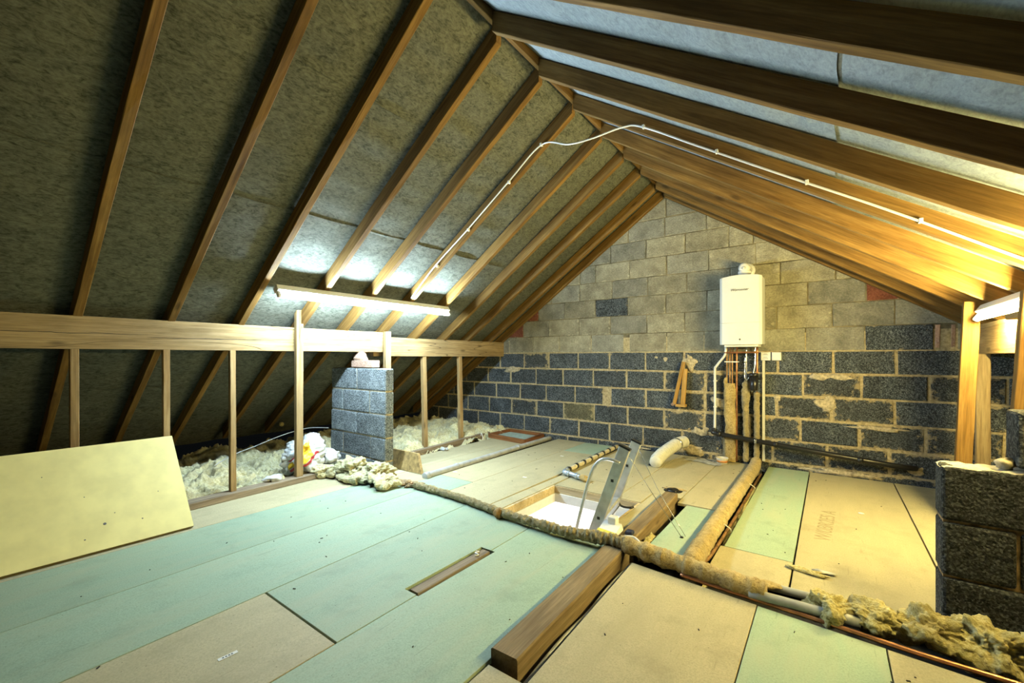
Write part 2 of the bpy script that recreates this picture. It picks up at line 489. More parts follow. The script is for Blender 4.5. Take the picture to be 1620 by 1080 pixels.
def text_mesh(name, txt, size, M, mat, parent=None, shear=0.0, depth=0.0004):
    cu = bpy.data.curves.new('t', 'FONT'); cu.body = txt; cu.size = size; cu.shear = shear; cu.extrude = depth
    cu.align_x = 'CENTER'; cu.align_y = 'CENTER'
    tmp = bpy.data.objects.new('t', cu); COL.objects.link(tmp)
    bpy.context.view_layer.update()
    me = bpy.data.meshes.new_from_object(tmp.evaluated_get(bpy.context.evaluated_depsgraph_get()))
    V = [M @ v.co for v in me.vertices]; F = [tuple(p.vertices) for p in me.polygons]
    bpy.data.objects.remove(tmp); bpy.data.curves.remove(cu); bpy.data.meshes.remove(me)
    return O(name, V, F, mat, parent)

# ================================================================== THE SETTING
# ------------------------------------------------------------------ floor
HX0, HX1, HY0, HY1 = -1.93, -1.185, 2.44, 3.22          # hatch opening
def slab_with_hole(z0, z1, X0, X1, Y0, Y1):
    xs = [X0, HX0, HX1, X1]; ys = [Y0, HY0, HY1, Y1]
    V = [(x, y, z) for z in (z0, z1) for x in xs for y in ys]
    F = []
    for i in range(3):
        for j in range(3):
            if i == 1 and j == 1: continue
            a, b, c, d = i * 4 + j, (i + 1) * 4 + j, (i + 1) * 4 + j + 1, i * 4 + j + 1
            F += [(a, d, c, b), (a + 16, b + 16, c + 16, d + 16)]
    for a, b in ((5, 9), (9, 10), (10, 6), (6, 5)): F.append((a, b, b + 16, a + 16))
    return V, F
V, F = slab_with_hole(-0.135, -0.115, -5.8, 3.0, -2.5, 5.2)
floor = T(O('floor', V, F, DARKV), 'chipboard floor panels laid across the loft', kind='structure')
PT = 0.022
def panel(poly, mat, z=0.0, tag=None):
    n = len(poly)
    V = [(x, y, z - PT) for x, y in poly] + [(x, y, z - 0.0015) for x, y in poly]
    cx = sum(p[0] for p in poly) / n; cy = sum(p[1] for p in poly) / n
    V += [(x + math.copysign(0.0015, cx - x), y + math.copysign(0.0015, cy - y), z) for x, y in poly]
    F = [tuple(reversed(range(n))), tuple(range(2 * n, 3 * n))]
    for r in (0, 1):
        for i in range(n):
            k = (i + 1) % n; F.append((r * n + i, r * n + k, (r + 1) * n + k, (r + 1) * n + i))
    ob = O('floor_panel', V, F, mat, floor)
    if tag: ob['label'] = tag
    return ob
def rect(x0, x1, y0, y1, mat, z=0.0, g=0.0022, tag=None):
    return panel([(x0 + g, y0 + g), (x1 - g, y0 + g), (x1 - g, y1 - g), (x0 + g, y1 - g)], mat, z, tag)
YA = -2.4
# in front of the lagged pipe
def S0(y): return -3.313 - 0.0098 * (y - 1.0)
def S1(y): return -2.703 - 0.0362 * (y - 0.152)
def S2(y): return -2.126 - 0.0407 * (y - 0.249)
def S3(y): return -1.546 - 0.0224 * (y - 0.681)
G = 0.0022
panel([(-3.80, YA), (S0(YA) - G, YA), (S0(2.6) - G, 2.60), (-3.80, 2.60)], CH_T)
panel([(S0(YA) + G, YA), (S1(YA) - G, YA), (S1(2.44) - G, 2.44), (S0(2.44) + G, 2.44)], CH_G)
panel([(S1(YA) + G, YA), (S2(YA) - G, YA), (S2(2.44) - G, 2.44), (S1(2.44) + G, 2.44)], CH_G)
panel([(S2(YA) + G, YA), (S3(YA) - G, YA), (S3(.927) - G, 0.927), (S2(.927) + G, 0.927)], CH_T, tag='tan chipboard panel with a white paper label')
panel([(S2(.936) + G, 0.936), (S3(.936) - G, 0.936), (S3(1.345) - G, 1.345), (-1.648, 1.345), (-1.648, 1.915), (S3(1.915) - G, 1.915), (S3(2.44) - G, 2.44), (S2(2.44) + G, 2.44)], CH_G)
panel([(S3(YA) + G, YA), (-1.003, YA), (-1.012, 1.20), (-1.052, 2.44), (S3(2.44) + G, 2.44), (S3(1.915) + G, 1.915), (-1.548, 1.915), (-1.548, 1.345), (S3(1.345) + G, 1.345)], CH_G)
panel([(-0.998, YA), (-0.262, YA), (-0.266, 2.21), (-0.60, 2.235), (-0.865, 2.26), (-0.835, 1.20), (-0.998, 1.20)], CH_T)
panel([(-0.257, YA), (0.186, YA), (0.172, 2.175), (-0.261, 2.205)], CH_G)
panel([(0.191, YA), (0.95, YA), (0.95, 2.12), (0.177, 2.172)], CH_T)
rect(0.95, 2.9, YA, 2.3, CH_T)
# beyond the pipe
rect(-3.74, -3.36, 2.75, 5.07, CH_T); rect(-3.36, -3.09, 2.75, 5.07, CH_T)
rect(-3.322, -2.985, 2.445, 2.745, CH_T); rect(-3.80, -3.326, 2.605, 2.745, CH_T); rect(-2.985, -2.565, 2.445, 2.86, CH_G); rect(-2.985, -2.565, 2.86, 5.07, CH_T)
rect(-2.565, -2.075, 2.445, 4.48, CH_T); rect(-2.565, -2.17, 4.48, 5.07, CH_G)
panel([(-2.07, 2.445), (HX0 - .022, 2.445), (HX0 - .022, 3.53), (-2.045, 3.53)], CH_T)
rect(-2.06, -1.37, 3.56, 5.07, CH_T); rect(HX0 - .01, -1.37, 3.235, 3.556, CH_T)
rect(-1.368, -0.945, 3.515, 5.07, CH_T); rect(-1.368, -1.17, 3.235, 3.512, CH_T)
rect(HX1 + .02, -1.072, 2.445, 3.51, CH_T)
rect(-0.87, -0.655, 2.42, 3.38, CH_G); rect(-0.943, -0.655, 3.40, 5.07, CH_T)
rect(-0.505, -0.161, 2.785, 5.07, CH_G); rect(-0.525, -0.161, 2.47, 2.783, CH_T)
rect(-0.156, 0.452, 2.47, 5.07, CH_T); rect(0.456, 1.06, 2.47, 5.07, CH_T); rect(1.064, 2.6, 2.47, 5.07, CH_T)

# ------------------------------------------------------------------ room below the hatch
bx = boxv(-3.6, 0.2, 1.6, 4.9, -2.55, -0.14)
V2 = [(HX0, HY0, -0.14), (HX1, HY0, -0.14), (HX1, HY1, -0.14), (HX0, HY1, -0.14)]
F2 = [(0, 1, 2, 3), (0, 4, 5, 1), (1, 5, 6, 2), (2, 6, 7, 3), (3, 7, 4, 0), (4, 8, 9, 5), (5, 9, 10, 6), (6, 10, 11, 7), (7, 11, 8, 4)]
T(O('wall_below', bx + V2, F2, WHITEW), 'white walls of the lit room under the hatch', kind='structure')

# ------------------------------------------------------------------ gable wall of blocks
ZC0 = 0.055
ROWS = {
 -1: [-4.2, -3.75, -3.3, -2.85, -2.4, -1.95, -1.5, -1.05, -0.6, -0.15, 0.3, 0.75],
 0: [-4.452, -4.009, -3.564, -3.128, -2.681, -2.242, -1.81, -1.361, -0.925, -0.466, -0.024, 0.427],
 1: [-4.219, -3.793, -3.344, -2.912, -2.455, -2.008, -1.561, -1.118, -0.68, -0.231, 0.216, 0.668],
 2: [-4.532, -4.081, -3.635, -3.19, -2.738, -2.33, -2.229, -1.779, -1.389, -1.111, -0.883, -0.433, 0.015, 0.464],
 3: [-4.245, -3.81, -3.358, -2.922, -2.472, -2.017, -1.558, -1.105, -0.66, -0.215, 0.235, 0.686],
 4: [-4.008, -3.566, -3.144, -2.69, -2.242, -1.783, -1.341, -0.88, -0.422, 0.023, 0.474],
 5: [-3.83, -3.405, -2.971, -2.497, -2.057, -1.984, -1.535, -1.124, -0.66, -0.194, 0.26, 0.714],
 6: [-3.58, -3.144, -2.674, -2.236, -1.764, -1.329, -0.88, -0.435, 0.018, 0.466, 0.86],
 7: [-3.32, -2.897, -2.437, -2.0, -1.54, -1.092, -0.63, -0.175, 0.266, 0.50],
 8: [-3.1, -2.666, -2.208, -1.756, -1.306, -0.857, -0.406, 0.044, 0.20],
 9: [-2.9, -2.657, -2.434, -1.979, -1.532, -1.074, -0.619, -0.17],
 10: [-2.66, -2.227, -1.775, -1.323, -0.871, -0.642, -0.2],
 11: [-2.44, -1.995, -1.554, -1.098, -0.65],
 12: [-2.0, -1.54, -1.09],
 13: [-1.76, -1.3]}
def xl_at(z): return XR - (ZT + 0.10 - z) / SL
def xr_at(z): return XR + (ZT + 0.10 - z) / SR
wpoly = [(xl_at(-0.16), -0.16), (2.6, -0.16), (2.6, zr(2.6) + .10), (XR, ZT + .10), ]
n = len(wpoly)
wv = [(x, YW - 0.006, z) for x, z in wpoly] + [(x, YW + 0.12, z) for x, z in wpoly]
wall = T(O('wall_back', wv, [tuple(range(n)), tuple(reversed(range(n, 2 * n)))] + [(i + n, (i + 1) % n + n, (i + 1) % n, i) for i in range(n)], MORTAR, origin=(0, YW, 0)),
         'gable wall, dark blocks below and pale blocks above', kind='structure')
for k, xs in ROWS.items():
    z0 = ZC0 + 0.225 * k; z1 = z0 + 0.225
    xa = xl_at(z0) ; xb = min(2.55, xr_at(z0))
    e = list(xs)
    while k < 5 and e[0] > xa: e.insert(0, e[0] - 0.447)
    while k < 5 and e[-1] < xb: e.append(e[-1] + 0.45)
    if k >= 5:
        if e[0] > xa: e.insert(0, xa)
        while e[-1] < xb: e.append(e[-1] + 0.45)
    for a, b in zip(e, e[1:]):
        g = 0.009 if k < 5 else 0.0045
        poly = [(a + g, z0 + g), (b - g, z0 + g), (b - g, z1 - g), (a + g, z1 - g)]
        poly = clip(poly, -SL, 1, ZT + .095 - SL * XR)
        poly = clip(poly, SR, 1, ZT + .095 + SR * XR)
        if len(poly) < 3: continue
        w = max(p[0] for p in poly) - min(p[0] for p in poly)
        if w < 0.03: continue
        nm, lab = 'block', None
        if k < 5:
            mt = B_DARKW if (k <= 3 and a > -1.6 and random.random() < 0.62) or random.random() < 0.08 else B_DARK
            if k == 1 and -2.95 < a < -2.9: mt, lab = B_STAIN, 'tan-stained block among the dark ones'
        else:
            mt = B_PALE if random.random() < 0.7 else B_PALEG
        dy = random.uniform(-0.004, 0.004)
        if (k == 2 and -2.34 < a < -2.3) or (k == 5 and -2.07 < a < -2.05):
            mt, nm, lab, dy = W_STUD, 'packing_piece', 'timber packing between two blocks', 0.012
        if (k == 5 and 0.25 < a < 0.27): mt, lab = B_DARK, 'black block among the pale ones by the post'
        if (k == 7 and -2.44 < a < -2.43): mt, lab = B_DARK, 'dark grey block among the pale ones'
        if (k == 7 and 0.26 < a < 0.27) or (k == 6 and a < -3.6) or (k == 7 and a < -3.33): mt, nm, lab = BRICK, 'brick', None
        if k == 8 and 0.04 < a < 0.05: mt = B_PALE
        if k == 8 and 0.19 < a < 0.21: mt, nm = BRICK, 'brick'
        if k == 5 and a > 0.71: 
            if a < 0.72:
                for q0, q1, m_ in ((0.722, 0.752, BRICKP), (0.756, 0.812, BRICK), (0.816, 0.846, BRICKP)):
                    prism_block('brick', [(q0, z0 + .02), (q1, z0 + .02), (q1, z1 - .01), (q0, z1 - .01)], YW - .012 + (0.05 if m_ is BRICK else 0), YW + .06, .004, m_, wall)
                b0 = 0.86
                poly = clip([(b0, z0 + g), (1.15, z0 + g), (1.15, z1 - g), (b0, z1 - g)], SR, 1, ZT + .095 + SR * XR)
            mt = B_PALEG
        ob = prism_block(nm, poly, YW - 0.013 + dy, YW + 0.05, 0.009 if k < 5 else 0.005, mt, wall, 0.004 if k < 5 else 0.003)
        if lab: ob['label'] = lab
# mortar squeezed out in lumps over the joints of the lower courses
for (x, z, rx, rz) in ((-0.03, 0.66, .075, .075), (-0.02, 0.93, .16, .035), (-1.27, 1.06, .07, .09), (-1.55, 1.09, .035, .03), (-1.65, 1.12, .02, .015), (-0.95, 0.62, .10, .07),
                       (-0.42, 0.70, .04, .03), (-1.25, 0.08, .18, .07), (-1.17, 0.30, .10, .05), (-3.78, 0.93, .12, .06), (-0.95, 0.93, .12, .03), (0.35, 0.47, .22, .02), (0.1, 0.02, .3, .025), (-1.9, 0.02, .3, .02), (0.62, 0.13, .05, .05)):
    o = blob('mortar_lump', (x, YW - .006, z), (rx, .012, rz), MORTB, wall, amp=0.7, sc=14, sub=3, seed=x * 10 + z)

# ------------------------------------------------------------------ other walls (behind the camera)
fp = [(xl_at(-0.1), -0.16), (2.9, -0.16), (2.9, zr(2.9) + .1), (XR, ZT + .1)]
T(O('wall_front', [(x, -2.5, z) for x, z in fp] + [(x, -2.62, z) for x, z in fp], [(3, 2, 1, 0), (4, 5, 6, 7)] + [(i, (i + 1) % 4, (i + 1) % 4 + 4, i + 4) for i in range(4)], MORTAR, origin=(0, -2.5, 0)), 'masonry wall behind the camera', kind='structure')
T(box('wall_right', 2.62, 2.72, -2.5, 5.2, -0.16, 0.5, MORTAR), 'low wall under the eaves', kind='structure')

# ------------------------------------------------------------------ roof: felt sheets and rafters
roofL = E('roof_left', (XR, 1.3, 0), 'roof slope of olive felt on timber rafters', kind='structure')
roofR = E('roof_right', (XR + 0.01, 1.3, 0), 'roof slope of blue-grey felt on timber rafters', kind='structure')
RYL = [-1.75, -1.3, -0.85, -0.40, 0.05, 0.515, 1.0, 1.463, 1.955, 2.41, 2.875, 3.365, 3.845, 4.285, 4.755, 5.035]
RYR = [-1.80, -1.35, -0.90, -0.45, 0.00, 0.465, 0.95, 1.425, 1.88, 2.36, 2.83, 3.32, 3.80, 4.245, 4.715, 5.015]
RW = 0.045
def sag(y, ys):
    for a, b in zip(ys, ys[1:]):
        if a + RW <= y <= b:
            t = (y - a - RW) / (b - a - RW); return math.sin(math.pi * t)
    return 0.0
def felt(xa, xb, side, lift, mat, seed, y0=-2.5, y1=YW + 0.01):
    ys = RYL if side < 0 else RYR
    s, roof = (SL, roofL) if side < 0 else (SR, roofR)
    N = NL if side < 0 else NR
    L = abs(xb - xa); nu = max(8, int(L * 34)); 
    def fn(u, v):
        x = xa + (xb - xa) * u; y = y0 + (y1 - y0) * v
        z = ZT + RD - s * abs(x - XR)
        g = sag(y, ys)
        d = lift + 0.004 - 0.012 * g
        d += g * 0.011 * noise.noise((x * 9 + seed, y * 1.1, seed)) + g * 0.005 * noise.noise((x * 22, y * 3, seed + 4))
        if side > 0: d += g * 0.012 * noise.noise((x * 7 + seed, y * 6, seed))
        p = Vector((x, y, z)) + N * d
        return p
    return grid('felt_sheet', nu, 210, fn, mat, roof)
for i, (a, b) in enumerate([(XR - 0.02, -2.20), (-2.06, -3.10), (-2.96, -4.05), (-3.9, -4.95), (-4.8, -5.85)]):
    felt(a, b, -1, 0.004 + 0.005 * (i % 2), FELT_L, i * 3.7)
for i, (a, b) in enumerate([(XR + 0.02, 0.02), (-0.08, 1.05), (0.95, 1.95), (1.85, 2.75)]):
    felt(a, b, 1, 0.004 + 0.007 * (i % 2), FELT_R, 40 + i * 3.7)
def rafter(side, y, xe):
    s, roof = (SL, roofL) if side < 0 else (SR, roofR)
    x0 = XR + side * 0.016
    d = Vector((side, 0, -s)).normalized()
    R = frame_of(d, (0, 0, 1))
    NSEG = 34; V, F = [], []
    sd = random.random() * 90
    e = 0.0025
    for i in range(NSEG + 1):
        x = x0 + (xe - x0) * i / NSEG
        zu = ZT - s * abs(x - XR)
        bow = 0.004 * noise.noise((x * 0.8 + sd, 3, side))
        prof = [(0, e), (e, 0), (RW - e, 0), (RW, e), (RW, RD), (0, RD)]
        for j, (py, pz) in enumerate(prof):
            jy = 0.0022 * noise.noise((x * 6 + sd, j * 3.3, 0)); jz = 0.003 * noise.noise((x * 6 + sd, j * 3.3, 7)) if pz < 0.05 else 0
            V.append((x, y + py + jy + bow, zu + pz + jz))
    n = 6
    for i in range(NSEG):
        for j in range(n):
            k = (j + 1) % n
            f = (i * n + j, i * n + k, (i + 1) * n + k, (i + 1) * n + j)
            F.append(f if side > 0 else tuple(reversed(f)))
    F.append(tuple(reversed(range(n))) if side > 0 else tuple(range(n)))
    F.append(tuple(range(NSEG * n, NSEG * n + n)) if side > 0 else tuple(reversed(range(NSEG * n, NSEG * n + n))))
    return O('rafter', V, F, W_RAFT, roof, rot=R)
for y in RYL: rafter(-1, y, -5.6)
for y in RYR: rafter(1, y, 2.5)
rb = beam('ridge_board', (XR, -2.45, ZT + .13), (XR, YW, ZT + .13), 0.03, 0.15, W_RAFT, roofL, seg=30, jit=0.003)

# ================================================================== TIMBERS
pu = T(beam('purlin', (-3.905, -2.4, 1.278), (-3.905, 2.966, 1.278), 0.07, 0.213, W_PURL, seg=30, jit=0.002), 'long pale purlin beam with a split along it, nearer length on the left', 'beam')
def split(y0, y1, z0, z1, w):
    V, F = [], []; N = 40
    Ri = pu.rotation_euler.to_matrix().inverted()
    for k in range(N + 1):
        t = k / N; y = y0 + (y1 - y0) * t
        z = z0 + (z1 - z0) * t + 0.004 * noise.noise((y * 7, 1, 2)) + 0.002 * noise.noise((y * 30, 4, 2))
        h = w * math.sin(math.pi * t) ** 0.5 * (0.6 + 0.8 * abs(noise.noise((y * 11, 9, 1)))) + 0.0002
        V += [(-3.876, y, z - h), (-3.8675, y, z - h), (-3.8675, y, z + h), (-3.876, y, z + h)]
    for k in range(N):
        for j in range(4):
            F.append((k * 4 + j, k * 4 + (j + 1) % 4, k * 4 + 4 + (j + 1) % 4, k * 4 + 4 + j))
    ob = O('split', V, F, DARKV)
    ob.parent = pu
    ob.matrix_parent_inverse = (Matrix.Translation(pu.location) @ pu.rotation_euler.to_matrix().to_4x4()).inverted()
split(-0.2, 0.92, 1.272, 1.276, 0.0022); split(0.88, 1.90, 1.256, 1.266, 0.0026); split(1.97, 2.8, 1.284, 1.29, 0.002)
T(beam('purlin', (-3.975, 2.80, 1.233), (-3.975, YW, 1.233), 0.07, 0.213, W_PURL, seg=16, jit=0.003), 'short purlin length running from the thin post to the gable wall', 'beam')
T(beam('purlin', (0.907, -2.4, 1.25), (0.907, YW, 1.25), 0.07, 0.215, W_STUD, seg=30, jit=0.003), 'purlin beam behind the posts under the warm light', 'beam')
T(beam('sole_plate', (-3.757, 0.15, 0.026), (-3.858, 2.52, 0.026), 0.12, 0.05, W_GREY, seg=12, jit=0.003), 'grey timber sole plate along the floor edge under the studs', 'timber')
T(beam('edge_joist', (-3.79, 3.10, 0.012), (-3.93, 4.72, 0.012), 0.055, 0.075, W_GREY, seg=10, jit=0.003), 'timber joist edge between the floor and the wool by the tray', 'timber')
for y, lab in ((0.523, 'thin stud under the purlin at the left edge, above the yellow board'), (0.996, 'thin stud under the purlin at the corner of the yellow board'), (1.427, 'thin stud standing on the sole plate beside the wool heap')):
    T(beam('wall_stud', (-3.822, y * 0.985, 0.051), (-3.892, y, 1.171), 0.042, 0.04, W_STUD, up=(1, 0, 0), seg=6, jit=0.003), lab, 'stud')
T(beam('wall_stud', (-3.825, 1.935, 0.001), (-3.842, 1.945, 1.542), 0.062, 0.044, W_PURL, up=(1, 0, 0), seg=8, jit=0.002), 'pale stud nailed to the front of the purlin, rising above it', 'stud')
T(beam('wall_stud', (-3.845, 2.905, -0.12), (-3.845, 2.905, 1.392), 0.072, 0.045, W_PURL, up=(1, 0, 0), seg=6, jit=0.002), 'thin post behind the block pier where the purlins lap', 'stud')
for y, lab in ((3.535, 'thin stud under the short purlin next to the block pier'), (4.165, 'thin stud under the short purlin nearest the gable wall')):
    T(beam('wall_stud', (-3.965, y + 0.02, -0.05), (-3.975, y, 1.126), 0.06, 0.045, W_STUD, up=(1, 0, 0), seg=6, jit=0.003), lab, 'stud')
T(beam('timber_post', (0.686, 4.02, 0.001), (0.741, 4.02, 1.478), 0.05, 0.078, W_RAFT, up=(1, 0, 0), seg=8, jit=0.003), 'leaning yellow timber post in front of the gable wall', 'post')
T(beam('timber_post', (0.868, 4.42, 0.001), (0.868, 4.42, 1.142), 0.05, 0.07, W_JOIST, up=(1, 0, 0), seg=8, jit=0.003), 'shaded post standing under the purlin behind the leaning post', 'post')
T(beam('timber_post', (0.612, 2.74, 0.001), (0.695, 2.74, 1.40), 0.05, 0.085, W_RAFT, up=(1, 0, 0), seg=8, jit=0.003), 'pale post at the right edge behind the loose block', 'post')
T(beam('batten', (0.745, 2.45, 1.322), (0.745, 3.27, 1.325), 0.045, 0.03, W_PURL, seg=4, jit=0.002), 'short batten under the warm light', 'batten')
T(beam('floor_joist', (-0.955, 1.235, -0.036), (-0.992, 2.40, -0.036), 0.118, 0.15, W_JOIST, seg=14, jit=0.004, bev=0.006), 'raised floor joist in the foreground, in front of the lagged pipe', 'joist')
T(beam('floor_joist', (-0.985, 2.47, -0.036), (-1.016, 3.50, -0.036), 0.10, 0.15, W_JOIST, seg=12, jit=0.004, bev=0.006), 'raised floor joist beside the hatch', 'joist')
T(beam('wood_strip', (-1.602, 1.365, -0.012), (-1.597, 1.895, -0.008), 0.058, 0.02, W_GREY, seg=6, jit=0.002), 'short wooden strip set in a slot of the green floor', 'offcut')
st = bpy.data.objects['wood_strip']
T(tube('string_scrap', [(-1.63, 1.845, 0.006), (-1.612, 1.85, 0.006), (-1.618, 1.825, 0.006), (-1.59, 1.82, 0.006), (-1.60, 1.80, 0.006)], 0.004, WHITEP, seg=6), 'scrap of white string on the wooden strip', 'string')
# fill of the slots: insulation seen down the gaps
T(blob('wool_tuft', (-0.895, 2.62, -0.06), (.035, .16, .055), WOOLY, amp=0.5, sc=26, sub=4, seed=3), 'yellow wool poking from the gap beside the hatch joist', 'insulation')
T(tube('gap_cable', [(-0.862, 1.22, -0.035), (-0.868, 1.5, -0.02), (-0.872, 1.75, -0.03), (-0.880, 2.0, -0.022), (-0.885, 2.3, -0.03)], 0.008, GREYP, seg=8), 'grey cable lying in the gap beside the foreground joist', 'cable')

# ================================================================== BLOCK PIERS
def pier(name, loc, label, rows, y0, y1, mat, lumps=()):
    p = E(name, loc, label, 'pier')
    for z0, z1, xs in rows:
        for a, b in zip(xs, xs[1:]):
            g = 0.005
            box('block', a + g, b - g, y0 + random.uniform(-.005, .003), y1 + random.uniform(-.003, .003), z0 + g, z1 - g, mat, p, bev=0.012)
    xs = [x for r in rows for x in r[2]]
    return p
zs = [1.01, 0.785, 0.56, 0.335, 0.11, -0.128]
rowsL = []
for (zt, zb), xs in zip(zip(zs, zs[1:]), ([-4.358, -3.89, -3.412], [-4.358, -4.14, -3.676, -3.412], [-4.358, -3.89, -3.412], [-4.38, -4.14, -3.66, -3.412], [-4.358, -3.9, -3.412])):
    rowsL.append((zb, zt, xs))
pL = pier('block_pier', (-3.885, 2.61, -0.128), 'grey block pier propping the purlin beside the wool', rowsL, 2.56, 2.66, B_PIER)
box('mortar_bed', -4.345, -3.422, 2.57, 2.65, -0.12, 1.0, MORTB, pL)
box('brick', -3.99, -3.64, 2.565, 2.66, 1.014, 1.085, BRICKP, pL, bev=0.005)
blob('mortar_cap', (-3.89, 2.61, 1.12), (.10, .05, .055), BRICKP, pL, amp=0.4, sc=14, sub=3, seed=5)
rowsR = [(0.001, 0.227, [0.361, 0.811, 1.26]), (0.227, 0.452, [0.361, 0.577, 1.02, 1.26]), (0.452, 0.678, [0.361, 0.811, 1.26]), (0.69, 0.916, [0.566, 1.01])]
pR = pier('block_pier', (0.81, 2.517, 0.001), 'black block pier with a sandy top at the right edge', rowsR, 2.447, 2.587, B_PIERB)
box('mortar_bed', 0.372, 1.25, 2.46, 2.575, 0.003, 0.67, m_plain('mortar_brown', (0.30, 0.20, 0.09), 0.95, nz=0.3, ns=30), pR)
def topmort(u, v):
    x = 0.365 + 0.89 * u; y = 2.452 + 0.13 * v
    return (x, y, 0.679 + 0.012 * noise.fractal((x * 14, y * 14, 2), 1, 2, 4) - (0.012 if u in (0, 1) or v in (0, 1) else 0))
grid('mortar_top', 50, 10, topmort, m_plain('mortar_sand', (0.68, 0.60, 0.44), 0.95, nz=0.15, ns=50), pR)
blob('mortar_cap', (0.55, 2.49, 0.70), (.03, .03, .025), MORTB, pR, amp=0.5, sc=30, sub=3, seed=8)

# ================================================================== LIGHTS
def batten_light(x, y0, y1, side, tubemat, label):
    s, N = (SL, -NL) if side < 0 else (SR, -NR)
    p0 = Vector((x, y0, ZT - s * abs(x - XR)))
    root = E('batten_light', p0, label, 'light')
    c = lambda y, d: Vector((x, y, p0.z)) + N * d
    beam('housing', c(y0, .030), c(y1, .030), 0.065, 0.056, WHITEE, root, up=N, bev=0.005)
    for yy in (y0 + 0.012, y1 - 0.012):
        beam('end_cap', c(yy - .010, .080), c(yy + .010, .080), 0.032, 0.050, WHITEP, root, up=N, bev=0.006)
    lathe('tube', [(0, .011), (0.002, .013), (y1 - y0 - .046, .013), (y1 - y0 - .044, .011)], c(y0 + 0.022, .092), (0, 1, 0), tubemat, root, seg=12)
    return root
batten_light(-3.455, 1.56, 3.41, -1, TUBE_L, 'long cool white tube light fixed under the left rafters')
batten_light(0.80, 2.14, 3.96, 1, TUBE_R, 'warm tube light under the rafters at the right edge')

# ================================================================== white cable along the rafters
cb = E('lighting_cable', (-1.3, 2.78, 2.6), 'thin white cable clipped along the rafters and over the ridge', 'cable')
tube('cable_run', [(-3.40, 2.862, 1.715), (-3.06, 2.862, 1.99), (-2.62, 2.86, 2.275), (-2.16, 2.86, 2.59), (-1.835, 2.858, 2.80), (-1.56, 2.80, 2.70), (-1.376, 2.80, 2.685), (-1.14, 2.815, 2.70), (-1.0, 2.818, 2.655), (-0.653, 2.815, 2.425), (-0.228, 2.812, 2.145), (0.222, 2.815, 1.855), (0.651, 2.812, 1.56), (0.76, 2.81, 1.49)], 0.006, WHITEP, cb, seg=8, n=8)
for x in (-1.0, -0.55, -0.10, 0.35): box('cable_clip', x - .008, x + .008, 2.806, 2.832, zr(x) + .03, zr(x) + .052, WHITEP, cb, bev=0.002)
for x in (-1.84, -2.16, -2.62, -3.02): box('cable_clip', x - .008, x + .008, 2.85, 2.878, zl(x) + .012, zl(x) + .034, WHITEP, cb, bev=0.002)

# ================================================================== BOILER
bl = E('boiler', (-0.722, 4.93, 1.24), 'white wall-hung boiler on the pale blocks of the gable wall', 'boiler')
box('casing', -0.905, -0.535, 4.80, 5.085, 1.245, 1.925, WHITEE, bl, bev=0.008)
def front(u, v):
    x = -0.908 + 0.376 * u; z = 1.243 + 0.70 * v
    bulge = 0.022 * (1 - (2 * u - 1) ** 2)
    zz = 1.243 + (0.677 + 0.018 * (1 - (2 * u - 1) ** 2)) * v
    edge = 0.012 if u in (0, 1) else 0
    return (x, 4.792 - bulge + edge, zz)
nu = 16
V = []; F = []
for lay in (0, 1):
    for i in range(nu + 1):
        for j in (0, 1):
            x, y, z = front(i / nu, j); V.append((x, y if lay == 0 else 4.81, z))
def vi(l, i, j): return l * (nu + 1) * 2 + i * 2 + j
for i in range(nu):
    F += [(vi(0, i, 0), vi(0, i + 1, 0), vi(0, i + 1, 1), vi(0, i, 1)), (vi(0, i, 1), vi(0, i + 1, 1), vi(1, i + 1, 1), vi(1, i, 1)), (vi(0, i + 1, 0), vi(0, i, 0), vi(1, i, 0), vi(1, i + 1, 0))]
F += [(vi(0, 0, 0), vi(0, 0, 1), vi(1, 0, 1), vi(1, 0, 0)), (vi(0, nu, 1), vi(0, nu, 0), vi(1, nu, 0), vi(1, nu, 1))]
fr = O('front_cover', V, F, WHITEE, bl)
box('cover_seam', -0.90, -0.54, 4.768, 4.785, 1.461, 1.4625, m_plain('seam_grey', (0.45, 0.46, 0.45), 0.6), fr)
lathe('control_button', [(0, .008), (0.006, .007)], (-0.72, 4.772, 1.295), (0, -1, 0), BLACKP, bl, seg=12)
M = Matrix.Translation((-0.725, 4.7675, 1.79)) @ Matrix.Rotation(math.pi / 2, 4, 'X')
text_mesh('logo', 'Worcester', 0.036, M, INK, bl, shear=0.35)
box('base_tray', -0.87, -0.57, 4.82, 5.08, 1.222, 1.246, WHITEP, bl, bev=0.004)
fl = lathe('flue_elbow', [(0, .055), (0.05, .055), (0.052, .062), (0.075, .062), (0.078, .055), (0.11, .052)], (-0.70, 4.93, 1.92), (0, 0, 1), WHITEP, bl)
lathe('flue_pipe', [(-0.075, .030), (-0.07, .042), (-0.05, .052), (0.0, .054), (0.16, .054)], (-0.70, 4.94, 2.025), (0, 1, 0), WHITEP, bl)
lathe('flue_collar', [(0, .078), (0.012, .078), (0.03, .06)], (-0.70, 5.09, 2.025), (0, -1, 0), WHITEP, bl)
lathe('flue_cap', [(0, .018), (0.012, .015)], (-0.70, 4.868, 2.02), (0, -1, 0), WHITEE, bl, seg=16)

